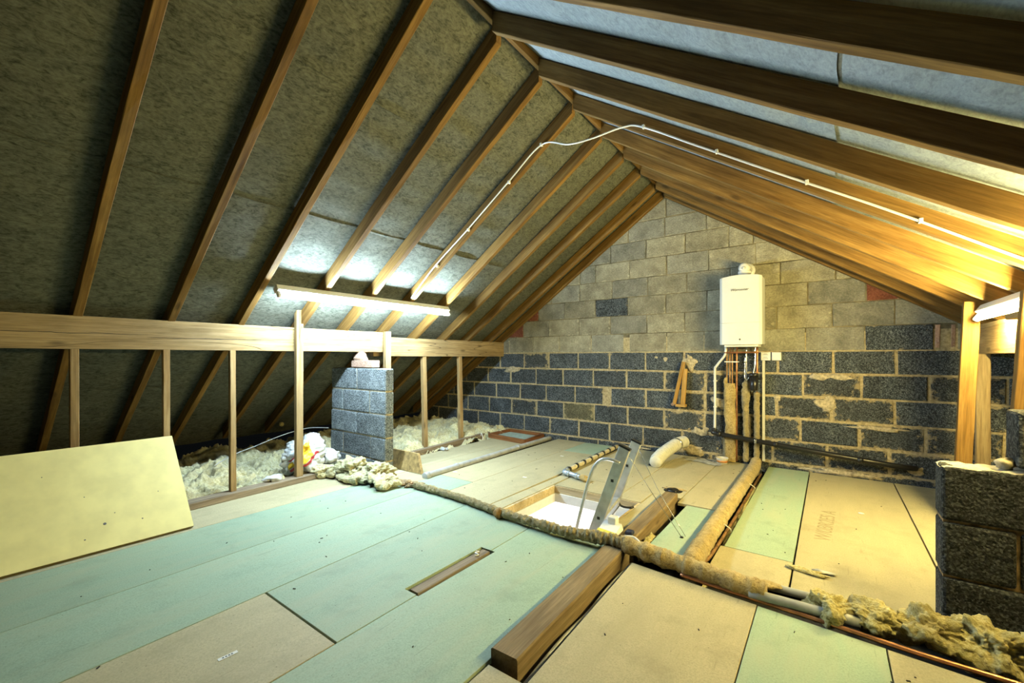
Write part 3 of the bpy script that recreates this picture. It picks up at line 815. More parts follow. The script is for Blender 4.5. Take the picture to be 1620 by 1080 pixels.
# pipes under the boiler
yp = 5.04
T(tube('waste_pipe', [(-0.885, 4.99, 1.235), (-0.888, 4.995, 1.17), (-0.905, 5.0, 1.125), (-0.985, 5.02, 1.02), (-1.0, 5.03, 0.97), (-1.0, 5.035, 0.65), (-1.0, 5.02, 0.335)], 0.0125, WHITEP, n=6), 'white waste pipe bending down from the boiler to the black drain', 'pipe')
for z in (0.86, 0.58): T(box('pipe_clip', -1.016, -0.984, 5.02, 5.088, z - .008, z + .008, WHITEP, bev=0.002), 'white clip on the white waste pipe, ' + ('upper' if z > .7 else 'lower') + ' of two', 'pipe clip')
bd = E('drain_pipe', (-0.2, 5.03, 0.15), 'black drain pipe sloping along the foot of the gable wall', 'pipe')
tube('pipe_run', [(-1.0, 5.02, 0.345), (-1.0, 5.005, 0.318), (-0.975, 4.975, 0.304), (-0.587, 4.962, 0.266), (-0.062, 4.965, 0.216), (0.30, 4.985, 0.182), (0.52, 5.03, 0.158), (0.60, 5.08, 0.150)], 0.024, BLACKP, bd, n=6)
for x in (-0.97, -0.45, 0.20): lathe('collar', [(0, .028), (0.04, .028)], (x, 4.965, 0.302 - (x + .97) * 0.095), (1, 0, -0.095), BLACKP, bd, seg=16)
box('bracket', -0.615, -0.595, 4.93, 5.0, 0.245, 0.285, STEEL, bd, bev=0.003)
cps = [(-0.885, COPPERD, 0.82, 'dull copper pipe nearest the white waste pipe under the boiler'), (-0.856, COPPERD, 0.80, 'second dull copper pipe under the boiler, entering the lagging'), (-0.832, COPPERD, 0.80, 'third dull copper pipe under the boiler, entering the lagging'), (-0.790, COPPER, 0.02, 'bright copper pipe running from the boiler to the floor')]
for x, m_, zb, lab in cps:
    T(tube('copper_pipe', [(x, yp, zb), (x, yp, 0.9), (x, yp, 1.14), (x + 0.006, yp - .01, 1.18), (x + 0.012, yp - .05, 1.225)], 0.0085, m_, n=6, seg=10), lab, 'pipe')
T(tube('copper_pipe', [(-0.90, 4.99, 1.165), (-0.75, 4.985, 1.167), (-0.58, 4.99, 1.168)], 0.009, COPPER, n=4, seg=10), 'copper pipe running level just below the boiler', 'pipe')
T(tube('copper_pipe', [(-0.605, 5.03, 0.70), (-0.60, 5.03, 0.95), (-0.60, 5.03, 1.225)], 0.010, COPPER, n=4, seg=10), 'copper pipe behind the black filter canister', 'pipe')
T(tube('copper_pipe', [(-0.70, 5.045, 0.84), (-0.70, 5.045, 1.0), (-0.70, 5.045, 1.225)], 0.009, STEEL, n=4, seg=10), 'silvery pipe with fittings above the fluffy lagging', 'pipe')
fh = E('filling_loop', (-0.68, 4.98, 0.88), 'braided steel hose looped beside the black filter canister', 'hose')
tube('hose', [(-0.705, 5.0, 1.12), (-0.708, 4.99, 0.95), (-0.705, 4.985, 0.90), (-0.685, 4.985, 0.885), (-0.668, 4.985, 0.91)], 0.006, STEEL, fh, seg=8)
for z in (1.06, 1.0): lathe('fitting', [(0, .010), (.004, .013), (.02, .013), (.024, .010)], (-0.706, 4.995, z), (0, 0, 1), STEEL, fh, seg=8)
T(box('pipe_clip', -0.905, -0.77, 5.015, 5.088, 1.062, 1.074, WHITEP, bev=0.002), 'white clip strip holding the copper pipes', 'pipe clip')
T(box('pipe_clip', -0.81, -0.765, 5.02, 5.088, 0.265, 0.28, WHITEP, bev=0.002), 'white clip low on the bright copper pipe', 'pipe clip')
fc = E('filter_canister', (-0.625, 4.995, 0.775), 'black filter canister under the boiler', 'filter')
lathe('body', [(0, .030), (0.012, .038), (0.145, .040)], (-0.625, 4.985, 0.775), (0, 0, 1), BLACKP, fc)
lathe('cap', [(0, .045), (0.022, .045), (0.034, .036)], (-0.625, 4.985, 0.92), (0, 0, 1), BLACKP, fc)
box('valve', -0.59, -0.55, 4.98, 5.02, 0.885, 0.91, BLACKP, fc, bev=0.004)
tube('top_pipe', [(-0.63, 4.985, 0.95), (-0.622, 4.99, 1.0), (-0.615, 5.0, 1.06), (-0.615, 5.01, 1.225)], 0.008, STEEL, fc, seg=8)
for x in (-0.64, -0.60): lathe('union', [(0, .012), (0.022, .012)], (x, 4.985, 0.765), (0, 0, 1), STEEL, fc, seg=10)
# lagging on the pipes
lg = E('pipe_lagging', (-0.85, 5.03, 0.0), 'wide tan felt lagging wrapped round the three copper pipes', 'lagging')
def flat_lag(u, v):
    a = 2 * math.pi * u; z = 0.01 + 0.83 * v
    wx = 0.055 + 0.006 * noise.noise((z * 9, 1, 2)); cx = -0.853 + 0.012 * noise.noise((z * 4, 5, 1)) 
    if v > 0.93: wx *= 0.94
    rr = 1 + 0.10 * noise.fractal((math.cos(a) * 2, math.sin(a) * 2, z * 34), 1, 2, 3)
    return (cx + wx * math.copysign(abs(math.cos(a)) ** 0.7, math.cos(a)) * rr, 5.04 - 0.034 * math.copysign(abs(math.sin(a)) ** 0.8, math.sin(a)) * rr, z)
grid('felt_wrap', 28, 70, flat_lag, LAG, lg)
blob('felt_flap', (-0.895, 5.03, 0.84), (.02, .02, .06), LAG, lg, amp=0.4, sc=30, sub=3, seed=2)
T(tube('pipe_lagging', [(-0.705, 5.04, 0.03), (-0.703, 5.04, 0.3), (-0.708, 5.035, 0.55), (-0.703, 5.03, 0.72), (-0.70, 5.04, 0.88)], 0.028, JUTE, n=14, seg=16, amp=0.35, asc=26, rf=lambda s, t: 0.026 + 0.012 * max(0, math.sin((t - .5) * 6)) - (0.008 if t > .93 else 0)), 'fluffy lagging round the pipe below the braided hose', 'lagging')
T(tube('pipe_lagging', [(-0.606, 5.04, 0.03), (-0.606, 5.04, 0.3), (-0.604, 5.035, 0.5), (-0.606, 5.03, 0.755)], 0.026, JUTE, n=14, seg=16, amp=0.3, asc=26), 'fluffy lagging round the pipe below the black filter canister', 'lagging')
T(box('conduit', -0.560, -0.536, 5.065, 5.09, 0.05, 1.09, WHITEP, bev=0.002), 'white conduit dropping from the switch box to the floor', 'conduit')
sb = E('switch_box', (-0.527, 5.06, 1.084), 'white switch box with printed text above the conduit', 'switch')
box('body', -0.570, -0.485, 5.052, 5.09, 1.084, 1.168, WHITEP, sb, bev=0.004)
for z, w in ((1.150, .03), (1.142, .045), (1.118, .035), (1.104, .05)): box('print', -0.53 - w / 2, -0.53 + w / 2, 5.0505, 5.0525, z - .0016, z + .0016, INK, sb)
sb2 = E('switch_box', (-0.433, 5.06, 1.084), 'plain white blank box beside the printed switch box', 'switch')
box('body', -0.475, -0.392, 5.052, 5.09, 1.083, 1.168, WHITEP, sb2, bev=0.005)
box('cover_plate', -0.470, -0.397, 5.048, 5.053, 1.088, 1.163, WHITEE, sb2, bev=0.002)

# wooden bracket standing on the ledge of the wall
br = E('wooden_bracket', (-1.375, 5.0, 0.575), 'orange wooden bracket leaning on the dark blocks left of the boiler', 'bracket')
beam('arm', (-1.425, 5.02, 0.585), (-1.332, 5.05, 1.065), 0.035, 0.035, W_ORANGE, br, up=(0, 1, 0), seg=4, jit=.003, bev=0.005)
beam('arm', (-1.335, 5.03, 0.585), (-1.315, 5.055, 0.985), 0.05, 0.03, W_ORANGE, br, up=(0, 1, 0), seg=4, jit=.003, bev=0.005)
box('foot', -1.41, -1.30, 5.0, 5.075, 0.555, 0.585, W_ORANGE, br, bev=0.006)
lathe('peg', [(0, .014), (0.004, .018), (0.03, .018), (0.034, .014)], (-1.44, 5.03, 0.58), (0, -1, 0), BRICKP, br, seg=14)

# ================================================================== flexible duct, plastic sheet, tub
du = E('flexible_duct', (-1.4, 4.7, 0.0), 'cream flexible duct bending from the wall to the floor', 'duct')
def drf(s, t): return 0.062 * (1 + 0.08 * math.sin(s * 150)) * (1.0 - 0.12 * max(0, t - .85) / .15)
tube('hose', [(-1.33, 5.085, 0.155), (-1.37, 4.96, 0.15), (-1.40, 4.80, 0.125), (-1.425, 4.62, 0.095), (-1.43, 4.46, 0.07), (-1.415, 4.33, 0.055)], 0.06, DUCT, du, seg=24, n=22, rf=drf)
lathe('strap', [(0, .066), (0.018, .066)], (-1.372, 4.95, 0.148), (-0.22, -1, -0.1), STEEL, du, seg=24)
T(lathe('duct_cap', [(0, .018), (0.012, .02), (0.02, .012)], (-1.49, 4.40, 0.0), (0, 0, 1), BLACKP, seg=16), 'small black cap on the floor beside the duct end', 'cap')
def sheetf(u, v):
    x = -1.28 + 0.36 * u + 0.03 * math.sin(v * 6); y = 4.80 + 0.22 * v + 0.04 * math.sin(u * 5)
    return (x, y, 0.004 + 0.012 * abs(noise.fractal((x * 16, y * 16, 3), 1, 2, 3)))
T(grid('plastic_sheet', 24, 16, sheetf, SHEETP), 'crumpled clear plastic sheet by the foot of the gable wall', 'plastic sheet')
T(tube('cable_offcut', [(-1.16, 4.93, 0.02), (-1.10, 4.96, 0.026), (-1.05, 4.92, 0.022), (-1.0, 4.90, 0.016)], 0.005, BLACKP, seg=6), 'black cable offcut on the plastic sheet', 'cable')
tb = E('plastic_tub', (-0.90, 4.93, 0.0), 'small white tub with an orange label by the lagged pipes', 'tub')
lathe('pot', [(0, .046), (0.004, .050), (0.05, .056), (0.056, .060), (0.062, .060), (0.062, .054), (0.05, .052), (0.012, .046)], (-0.91, 4.93, 0.0), (0, 0, 1), TUBC, tb)
lathe('label_band', [(0, .0530), (0.022, .0550)], (-0.91, 4.93, 0.016), (0, 0, 1), TUBR, tb)

# ================================================================== HATCH AND LADDER
ht = E('hatch_lining', ((HX0 + HX1) / 2, (HY0 + HY1) / 2, -0.16), 'pale timber lining of the open loft hatch', 'hatch')
DZ = -0.065
box('lining_board', HX0 - .018, HX0, HY0, HY1, DZ, -0.004, W_LINING, ht)
box('lining_board', HX1, HX1 + .018, HY0, HY1, DZ, -0.004, W_LINING, ht)
box('lining_board', HX0 - .018, HX1 + .018, HY1, HY1 + .014, DZ, -0.006, W_LINING, ht)
box('lining_board', HX0 - .018, HX1 + .018, HY0 - .018, HY0, DZ, -0.006, W_LINING, ht)
for (x0, x1, y0, y1) in ((HX0, HX0 + .012, HY0, HY1), (HX1 - .012, HX1, HY0, HY1), (HX0, HX1, HY1 - .012, HY1), (HX0, HX1, HY0, HY0 + .012)): box('painted_reveal', x0, x1, y0, y1, -0.138, DZ, WHITEW, ht)
lad = E('loft_ladder', (-1.6, 2.8, -0.9), 'aluminium loft ladder rising through the hatch', 'ladder')
LY0, LY1 = 2.585, 3.005
sl = 0.365
def lx(z, y): return -1.236 + sl * z - (y - 2.585) * 0.16
for y, ztop in ((LY0, 0.545), (LY1, 0.505)):
    st_ = beam('stringer', (lx(-1.2, y), y, -1.2), (lx(ztop, y), y, ztop), 0.026, 0.072, ALU, lad, up=(1, 0, 0), bev=0.003)
    beam('stringer_cap', (lx(ztop, y), y, ztop), (lx(ztop + .012, y), y, ztop + .012), 0.03, 0.078, BLACKP, lad, up=(1, 0, 0), bev=0.002)
    for z in (0.33, 0.07): box('rung_fixing', lx(z, y) - .009, lx(z, y) + .009, y - 0.016, y - 0.012, z - .009, z + .009, BLACKP, lad)
for z in (0.07, -0.19, -0.45, -0.71, -0.97):
    beam('rung', (lx(z, LY0), LY0, z), (lx(z, LY1), LY1, z), 0.07, 0.022, ALU, lad, up=(-0.2, 0, 1), bev=0.004)
tube('grab_rail', [(-1.06, 2.56, 0.452), (-1.108, 2.55, 0.469), (-1.164, 2.55, 0.466), (-1.205, 2.55, 0.438), (-1.24, 2.55, 0.386), (-1.276, 2.55, 0.287), (-1.33, 2.55, 0.09), (-1.37, 2.55, -0.06), (-1.47, 2.55, -0.42), (-1.50, 2.57, -0.5)], 0.011, ALU, lad, seg=12, n=8)
for y in (LY0 + .02, LY1 + .02):
    tube('hinge_bracket', [(lx(0.06, y) + .03, y, 0.10), (lx(0, y) + .045, y + .01, 0.03), (lx(0, y) + .07, y + .02, 0.006), (lx(0, y) + .12, y + .03, 0.006), (lx(0, y) + .14, y + .05, 0.012)], 0.008, BLACKP, lad, seg=8)
tube('hinge_bar', [(lx(.03, LY0) + .04, LY0 + .02, 0.02), (lx(.03, LY1) + .04, LY1 + .02, 0.02)], 0.005, STEEL, lad, seg=8, n=2)
for y, z in ((LY0, 0.53), (LY1, 0.49)):
    T(tube('stay_cord', [(lx(z, y) + .01, y, z), ((lx(z, y) - .738) / 2, (y + 2.755) / 2, z / 2), (-0.738 + (y - LY0) * .04, 2.755 + (y - LY0) * .06, 0.002)], 0.0022, STEEL, seg=6, n=3), 'thin stay cord from the %s ladder stile down to the floor' % ('nearer' if y == LY0 else 'farther'), 'cord')
T(lathe('cord_anchor', [(0, .012), (0.006, .010), (0.008, .004)], (-0.738, 2.755, 0), (0, 0, 1), BLACKP, seg=12), 'small black eye where the stay cords meet the floor', 'anchor')
# white and yellow electrical box by the ladder foot
eb = E('junction_box', (-1.10, 2.50, 0.0), 'white and yellow electrical box beside the ladder foot', 'electrical box')
V = [(-1.165, 2.42, 0.0), (-1.02, 2.40, 0.0), (-1.03, 2.57, 0.0), (-1.175, 2.59, 0.0), (-1.155, 2.43, 0.045), (-1.035, 2.41, 0.045), (-1.045, 2.555, 0.075), (-1.165, 2.575, 0.075)]
O('body', V, QB, WHITEP, eb)
O('front_trim', [(-1.17, 2.415, 0.004), (-1.018, 2.393, 0.004), (-1.018, 2.40, 0.004), (-1.17, 2.424, 0.004), (-1.158, 2.418, 0.05), (-1.03, 2.398, 0.05), (-1.035, 2.44, 0.058), (-1.158, 2.46, 0.058)], QB, YELLP, eb)
box('cover', -1.13, -1.075, 2.53, 2.585, 0.06, 0.11, WHITEP, eb, bev=0.006)
T(tube('power_lead', [(-1.0, 2.42, 0.04), (-0.97, 2.44, 0.055), (-0.92, 2.45, 0.055), (-0.86, 2.42, 0.03), (-0.80, 2.40, 0.008), (-0.70, 2.41, 0.006)], 0.007, WHITEP, seg=8), 'white lead crossing the joist gap near the electrical box', 'cable')
T(box('rubber_plug', -1.0, -0.955, 2.49, 2.54, 0.04, 0.065, NAVY, bev=0.008), 'dark blue rubber plug lying on the hatch joist', 'plug')

# ================================================================== PIPES ON THE FLOOR
lp = E('lagged_pipe', (-1.6, 2.35, 0.0), 'long jute-lagged pipe crossing the floor in front of the hatch', 'pipe')
def lrf(s, t): return 0.026 + 0.009 * max(0, min(1, (t - .55) / .25)) + 0.0016 * math.sin(s * 150) + 0.002 * math.sin(s * 37)
tube('lagging', [(-2.84, 2.43, 0.03), (-2.5, 2.425, 0.032), (-2.21, 2.405, 0.032), (-1.797, 2.345, 0.036), (-1.55, 2.325, 0.042), (-1.281, 2.312, 0.045), (-1.04, 2.325, 0.062), (-0.90, 2.32, 0.062)], 0.03, JUTE, lp, seg=26, n=60, rf=lrf, amp=0.34, asc=55)
tube('bare_end', [(-2.87, 2.435, 0.03), (-2.95, 2.45, 0.028)], 0.014, COPPERD, lp, seg=10, n=2)
blob('joint_wrap', (-1.85, 2.335, 0.035), (.035, .038, .035), m_plain('brown_wrap', (0.30, 0.17, 0.05), 0.9, nz=0.2), lp, amp=0.4, sc=26, sub=3, seed=4)
blob('frayed_end', (-2.93, 2.46, 0.012), (.10, .06, .022), m_wool('frayed_jute', (0.22, 0.12, 0.04), (0.48, 0.30, 0.13), (0.62, 0.44, 0.22), 2), lp, amp=0.9, sc=26, sub=4, seed=6, floor=0.002)
lp2 = E('lagged_pipe', (-0.55, 2.29, 0.0), 'thick tan lagged pipe between the foreground joist and the bare grey pipes', 'pipe')
def lrf2(s, t): return 0.043 + 0.003 * math.sin(s * 60) + (0.004 if int(s * 9) % 2 else 0)
tube('lagging', [(-0.93, 2.32, 0.062), (-0.75, 2.31, 0.052), (-0.6, 2.30, 0.046), (-0.40, 2.275, 0.044), (-0.235, 2.265, 0.042)], 0.045, LAG, lp2, seg=20, n=26, rf=lrf2, amp=0.16, asc=32)
blob('felt_flap', (-0.235, 2.345, 0.045), (.06, .03, .012), LAG, lp2, amp=0.5, sc=22, sub=3, seed=9)
lp3 = E('lagged_pipe', (-0.6, 3.6, 0.0), 'tan lagged pipe running in a floor trench to the boiler', 'pipe')
tube('lagging', [(-0.606, 5.0, 0.05), (-0.604, 4.9, 0.028), (-0.602, 4.6, 0.022), (-0.603, 3.8, 0.022), (-0.60, 3.0, 0.024), (-0.592, 2.55, 0.03), (-0.585, 2.36, 0.036)], 0.05, LAG, lp3, seg=20, n=26, rf=lambda s, t: 0.050 + 0.004 * math.sin(s * 55) * noise.noise((s * 9, 0, 0)) + (0.003 if int(s * 14) % 2 else 0), amp=0.10, asc=30)
T(tube('copper_pipe', [(-0.534, 4.75, -0.012), (-0.532, 4.0, -0.004), (-0.534, 3.2, -0.006), (-0.54, 2.62, -0.002), (-0.548, 2.45, 0.02)], 0.0095, COPPERD, seg=10, n=8), 'copper pipe beside the trench lagging', 'pipe')
for y in (4.15, 3.05): T(tube('cable_tie', [(-0.56, y, 0.035), (-0.54, y, 0.028), (-0.515, y, 0.01), (-0.512, y, -0.005)], 0.004, WHITEP, seg=6), 'white cable tie on the trench pipe, %s one' % ('farther' if y > 4 else 'nearer'), 'cable tie')
T(blob('wool_tuft', (-0.515, 3.6, -0.06), (.03, 1.0, .05), WOOLY, amp=0.5, sc=22, sub=5, seed=12), 'yellow wool packed in the trench beside the lagged pipe', 'insulation')
T(tube('grey_pipe', [(-0.30, 2.235, 0.034), (-0.10, 2.243, 0.034), (0.10, 2.25, 0.034)], 0.021, GREYP, seg=16, n=3), 'bare grey pipe in front, between the lagging and the yellow wool', 'pipe')
T(tube('grey_pipe', [(-0.24, 2.355, 0.032), (-0.05, 2.365, 0.032), (0.10, 2.37, 0.032)], 0.018, GREYP, seg=16, n=3), 'bare grey pipe behind, between the lagging and the yellow wool', 'pipe')
cf = T(tube('copper_pipe', [(-0.60, 2.275, 0.045), (-0.592, 2.268, 0.016), (-0.56, 2.255, 0.0105), (-0.028, 2.216, 0.0105), (0.262, 2.192, 0.0105), (0.50, 2.188, 0.0105), (0.56, 2.18, 0.0105)], 0.0095, COPPER, seg=12, n=6), 'copper pipe lying along the edge of the foreground panels', 'pipe')
# wool on the pipes at the right
yw = E('pipe_wool', (0.3, 2.33, -0.06), 'thick yellow wool roll on the pipes in the right foreground', 'insulation')
for i, (x, y, z, rx, ry, rz) in enumerate(((-0.005, 2.30, 0.035, .075, .095, .062), (0.14, 2.315, 0.038, .11, .095, .06), (0.31, 2.325, 0.045, .12, .10, .075), (0.47, 2.33, 0.05, .13, .10, .09), (0.66, 2.33, 0.05, .15, .10, .095), (0.88, 2.33, 0.05, .16, .10, .095))):
    blob('wool_tuft', (x, y, z), (rx * 1.12, ry * 1.1, rz * 1.12), WOOLY, yw, amp=0.46, sc=12, sub=6, seed=20 + i, ridge=True, rotz=0.3 * (i % 3 - 1))
T(blob('wool_scrap', (-0.095, 2.69, 0.010), (.085, .022, .012), WOOLY, amp=0.6, sc=24, sub=4, seed=31, floor=0.001, rotz=-0.12), 'scrap of yellow wool on the tan floor near the pipes', 'insulation')
T(blob('plastic_scrap', (-0.03, 2.735, 0.008), (.05, .018, .008), SHEETP, amp=0.5, sc=28, sub=3, seed=33, floor=0.001), 'shred of clear plastic behind the wool scrap', 'plastic')
# grey pipe in the groove, left
gp = E('grey_pipe', (-3.03, 3.8, -0.02), 'long grey pipe in a floor groove leading to the gable wall', 'pipe')
tube('pipe_run', [(-3.0, 2.70, 0.018), (-3.03, 3.6, 0.016), (-3.06, 4.4, 0.014), (-3.075, 5.0, 0.012)], 0.030, GREYP, gp, seg=18, n=6)
lathe('socket', [(0, .030), (0.004, .036), (0.05, .036), (0.055, .031)], (-2.998, 2.68, 0.018), (-0.03, 1, 0), GREYP, gp)
for y in (3.1, 4.2): lathe('collar', [(0, .034), (0.03, .034)], (-3.013 - (y - 3.1) * .033, y, 0.018), (-0.03, 1, 0), GREYP, gp)
# striped lagged pipe with a bluish elbow near the hatch
sp_ = E('striped_pipe', (-2.06, 4.2, 0.0), 'cream pipe banded with dark tape beyond the hatch', 'pipe')
tube('pipe_run', [(-2.035, 3.60, 0.026), (-2.06, 4.3, 0.026), (-2.088, 4.96, 0.026)], 0.023, m_plain('pipe_cream', (0.62, 0.55, 0.38), 0.7, nz=0.1), sp_, seg=14, n=6)
for i in range(8):
    y = 3.64 + i * 0.17; lathe('tape_band', [(0, .0265), (0.04, .0265)], (-2.036 - (y - 3.6) * .039, y, 0.026), (-0.039, 1, 0), BLACKP, sp_, seg=14)
el = E('pipe_elbow', (-1.92, 3.53, 0.0), 'shiny bluish pipe stub at the end of the striped pipe', 'pipe')
tube('stub', [(-2.03, 3.63, 0.03), (-2.03, 3.575, 0.03), (-2.01, 3.54, 0.03), (-1.95, 3.525, 0.03), (-1.80, 3.48, 0.028)], 0.022, CHROMEB, el, seg=14, n=6)
for x, y in ((-1.97, 3.531), (-1.87, 3.50)): lathe('nut', [(0, .028), (0.03, .028)], (x, y, 0.03), (1, -0.29, 0), CHROMEB, el, seg=8)
blob('felt_plug', (-1.77, 3.475, 0.026), (.045, .035, .03), LAG, el, amp=0.5, sc=24, sub=3, seed=14)
# hole in the floor with a black fitting
bh = E('floor_hole', (-1.05, 3.66, 0.0), 'black light fitting showing through a rough hole in the floor', 'light fitting')
lathe('ring', [(0, .075), (0.003, .07), (0.0035, .02)], (-1.055, 3.68, 0.0005), (0, 0, 1), BLACKP, bh, seg=20)
blob('dome', (-1.055, 3.68, 0.004), (.05, .05, .016), BLACKP, bh, amp=0.3, sc=18, sub=3, seed=2)
blob('dust_rim', (-1.06, 3.735, 0.002), (.085, .03, .006), LAG, bh, amp=0.7, sc=24, sub=3, seed=3)

# ================================================================== LOOSE THINGS ON THE LEFT
# yellow insulation board leaning on the studs
fb0, fb1 = Vector((-3.345, 0, 0.012)), Vector((-3.795, 0, 0.60))
fb1 = Vector((-3.76, 0, 0.556))
nrm = Vector((fb0.z - fb1.z, 0, fb1.x - fb0.x)).normalized()
if nrm.z < 0: nrm = -nrm
th = 0.022
y0, y1 = -0.75, 1.003
q = [fb0, fb1, fb1 - nrm * th, fb0 - nrm * th]
Vb = [Vector((p.x, y0, p.z)) for p in q] + [Vector((p.x, y1 - (0.006 if i in (1, 2) else 0), p.z)) for i, p in enumerate(q)]
mn = min(v.z for v in Vb)
Vb = [v + Vector((0, 0, 0.002 - mn)) for v in Vb]
Fb = [(0, 1, 5, 4), (2, 3, 7, 6), (1, 2, 6, 5), (3, 0, 4, 7), (0, 3, 2, 1), (4, 5, 6, 7)]
fbm = E('insulation_board', (-3.55, 0.13, 0.0), 'large yellow board leaning against the studs on the left', 'board')
O('board', Vb, [tuple(reversed(f)) for f in Fb], [FOAM, FOAME], fbm, fmi=[0, 1, 1, 1, 1, 1])
def onb(t, y): return fb0.lerp(fb1, t) + Vector((0, y, 0.002 - mn)) + nrm * 0.001
for t, y, r in ((0.22, 0.59, .008), (0.19, 0.76, .004), (0.30, 0.64, .003), (0.12, 0.50, .004), (0.5, 0.52, .003), (0.75, 0.36, .003), (0.42, 0.86, .003)):
    p = onb(t, y); lathe('dirt_speck', [(0, r), (0.001, r * .6)], p, nrm, INK, fbm, seg=7, smooth=False)

# wool filling the eaves: one lumpy heap
def woolh(x, y):
    q = Vector((x, y, 4.2))
    w = Vector((noise.noise(q * 3.1), noise.noise(q * 3.1 + Vector((9, 2, 5))), 0)) * 0.10
    p = q + w
    b = -0.02 + 0.11 * noise.fractal(p * 2.4, 0.9, 2.1, 3)
    f = 1 - abs(noise.noise(p * 6.5)) * 2.2                      # rounded folds
    g = 1 - abs(noise.noise(p * 15 + w * 20)) * 2.0
    b += 0.062 * f + 0.020 * g + 0.020 * noise.fractal(p * 38, 0.45, 2.2, 5)
    if y > 2.75: b += 0.035
    return b
def eaves(u, v):
    x = -5.75 + 0.75 * (u / 0.12) if u < 0.12 else -5.0 + 1.22 * ((u - 0.12) / 0.88)
    y = -0.4 + 5.46 * v
    z = woolh(x, y)
    fr = -3.80 if y < 2.7 else -3.86
    if x > fr - 0.14: z -= (0.09 if y < 2.7 else 0.07) * min(1, (x - fr + 0.14) / 0.14) ** 1.5
    if x < -5.2: z = min(z, zl(x) + 0.05)
    if 2.50 < y < 2.72 and -4.44 < x < -3.36: z = min(z, -0.02)
    return (x, y, max(z, -0.11))
ew = T(grid('wool_insulation', 170, 560, eaves, WOOL), 'heaps of cream glass wool filling the eaves behind the studs', 'insulation', kind='stuff')
# torn mat of wool spilling over the floor by the pier
mat_ = E('wool_mat', (-3.4, 2.3, 0.0), 'torn cream wool mat spilling onto the floor in front of the pier', 'insulation')
for i, (x, y, z, rx, ry, rz, rt) in enumerate(((-3.80, 2.17, 0.055, .20, .13, .075, 0.5), (-3.58, 2.34, 0.085, .25, .18, .105, -0.1), (-3.30, 2.36, 0.08, .24, .17, .095, 0.2), (-3.07, 2.31, 0.05, .17, .12, .07, -0.3), (-3.40, 2.22, 0.04, .24, .09, .05, 0.1))):
    blob('wool_tuft', (x, y, z), (rx, ry, rz), WOOL, mat_, amp=0.5, sc=7.5, sub=6, seed=50 + i, ridge=True, rotz=rt, floor=0.003)
# plastic bag
def bagmat(d):
    e = d.x * 0.89 - d.y * 0.45
    if e < 0.05: return 0
    s_ = d.x * 0.45 + d.y * 0.89; t = d.z
    line = -0.16 + 0.18 * s_
    if abs(t - line) < 0.085 and -0.75 < s_ < 0.72: return 2
    if 0.0 < s_ < 0.50 and t > line + 0.12 and t < 0.80: return 1
    if -0.80 < s_ < -0.40 and t > line + 0.14 and t < 0.30 + (s_ + 0.4) * 0.4: return 1
    if -0.74 < s_ < -0.25 and abs(t - 0.42 - (s_ + 0.4) * 0.4) < 0.05: return 2
    return 0
bg = E('plastic_bag', (-3.98, 2.08, 0.0), 'white plastic bag printed yellow and red between the stud and the pier', 'bag')
bag = blob('bag_body', (-3.985, 2.065, 0.205), (.17, .255, .19), [BAGW, BAGY, BAGR], bg, roll=0.45, amp=0.34, sc=6, sub=6, seed=71, fmi=bagmat, rotz=0.12, ridge=True)
blob('bag_corner', (-3.93, 2.29, 0.15), (.09, .11, .065), BAGW, bg, amp=0.5, sc=11, sub=4, seed=73)
blob('bag_corner', (-3.87, 1.74, 0.065), (.05, .09, .03), BAGW, bg, amp=0.7, sc=13, sub=4, seed=75)
T(tube('eaves_cable', [(-4.35, 1.45, 0.16), (-4.4, 1.62, 0.22), (-4.5, 1.85, 0.25), (-4.6, 2.15, 0.30), (-4.65, 2.45, 0.33), (-4.65, 2.7, 0.30)], 0.004, GREYP, seg=6), 'thin pale cable looping over the wool behind the bag', 'cable')
T(blob('foam_ball', (-5.56, 2.595, 0.27), (.028, .028, .028), WOOLY, amp=0.05, sub=3), 'small yellowish ball under the roof felt behind the bag', 'ball')
# upright plank
PLV = [(-3.13, 2.755, 0.001), (-3.62, 2.745, 0.001), (-3.62, 2.80, 0.175), (-3.235, 2.80, 0.175)]
T(O('upright_plank', [Vector(v) for v in PLV] + [Vector(v) + Vector((0.01, 0.022, 0)) for v in PLV], [(0, 1, 2, 3), (7, 6, 5, 4), (1, 0, 4, 5), (2, 1, 5, 6), (3, 2, 6, 7), (0, 3, 7, 4)], TANBOARD), 'brown board standing on edge at the end of the grey pipe', 'board')
# wooden tray
tr = E('wooden_tray', (-3.48, 4.76, 0.0), 'shallow reddish wooden tray lying near the gable wall', 'tray')
c = [Vector((-3.80, 4.58, 0)), Vector((-3.14, 4.50, 0)), Vector((-3.20, 5.02, 0)), Vector((-3.80, 5.05, 0))]
for a, b in zip(c, c[1:] + c[:1]):
    beam('side', a + Vector((0, 0, .03)), b + Vector((0, 0, .03)), 0.035, 0.058, W_DARK, tr, bev=0.003)
O('panel', [p + Vector((0, 0, 0.012)) for p in c] + [p + Vector((0, 0, 0.018)) for p in c], QB, MINT, tr)
T(blob('plaster_rubble', (-3.70, 3.62, 0.018), (.06, .03, .018), BAGW, amp=0.9, sc=30, sub=4, seed=81, floor=0.001), 'small white crumbs of rubble by the joist edge', 'rubble', kind='stuff')
T(tube('wire_scrap', [(-3.80, 4.40, 0.05), (-3.79, 4.40, 0.09), (-3.75, 4.38, 0.05), (-3.74, 4.37, 0.006)], 0.004, WHITEP, seg=6), 'white wire scrap hooked over the joist beside the tray', 'wire')

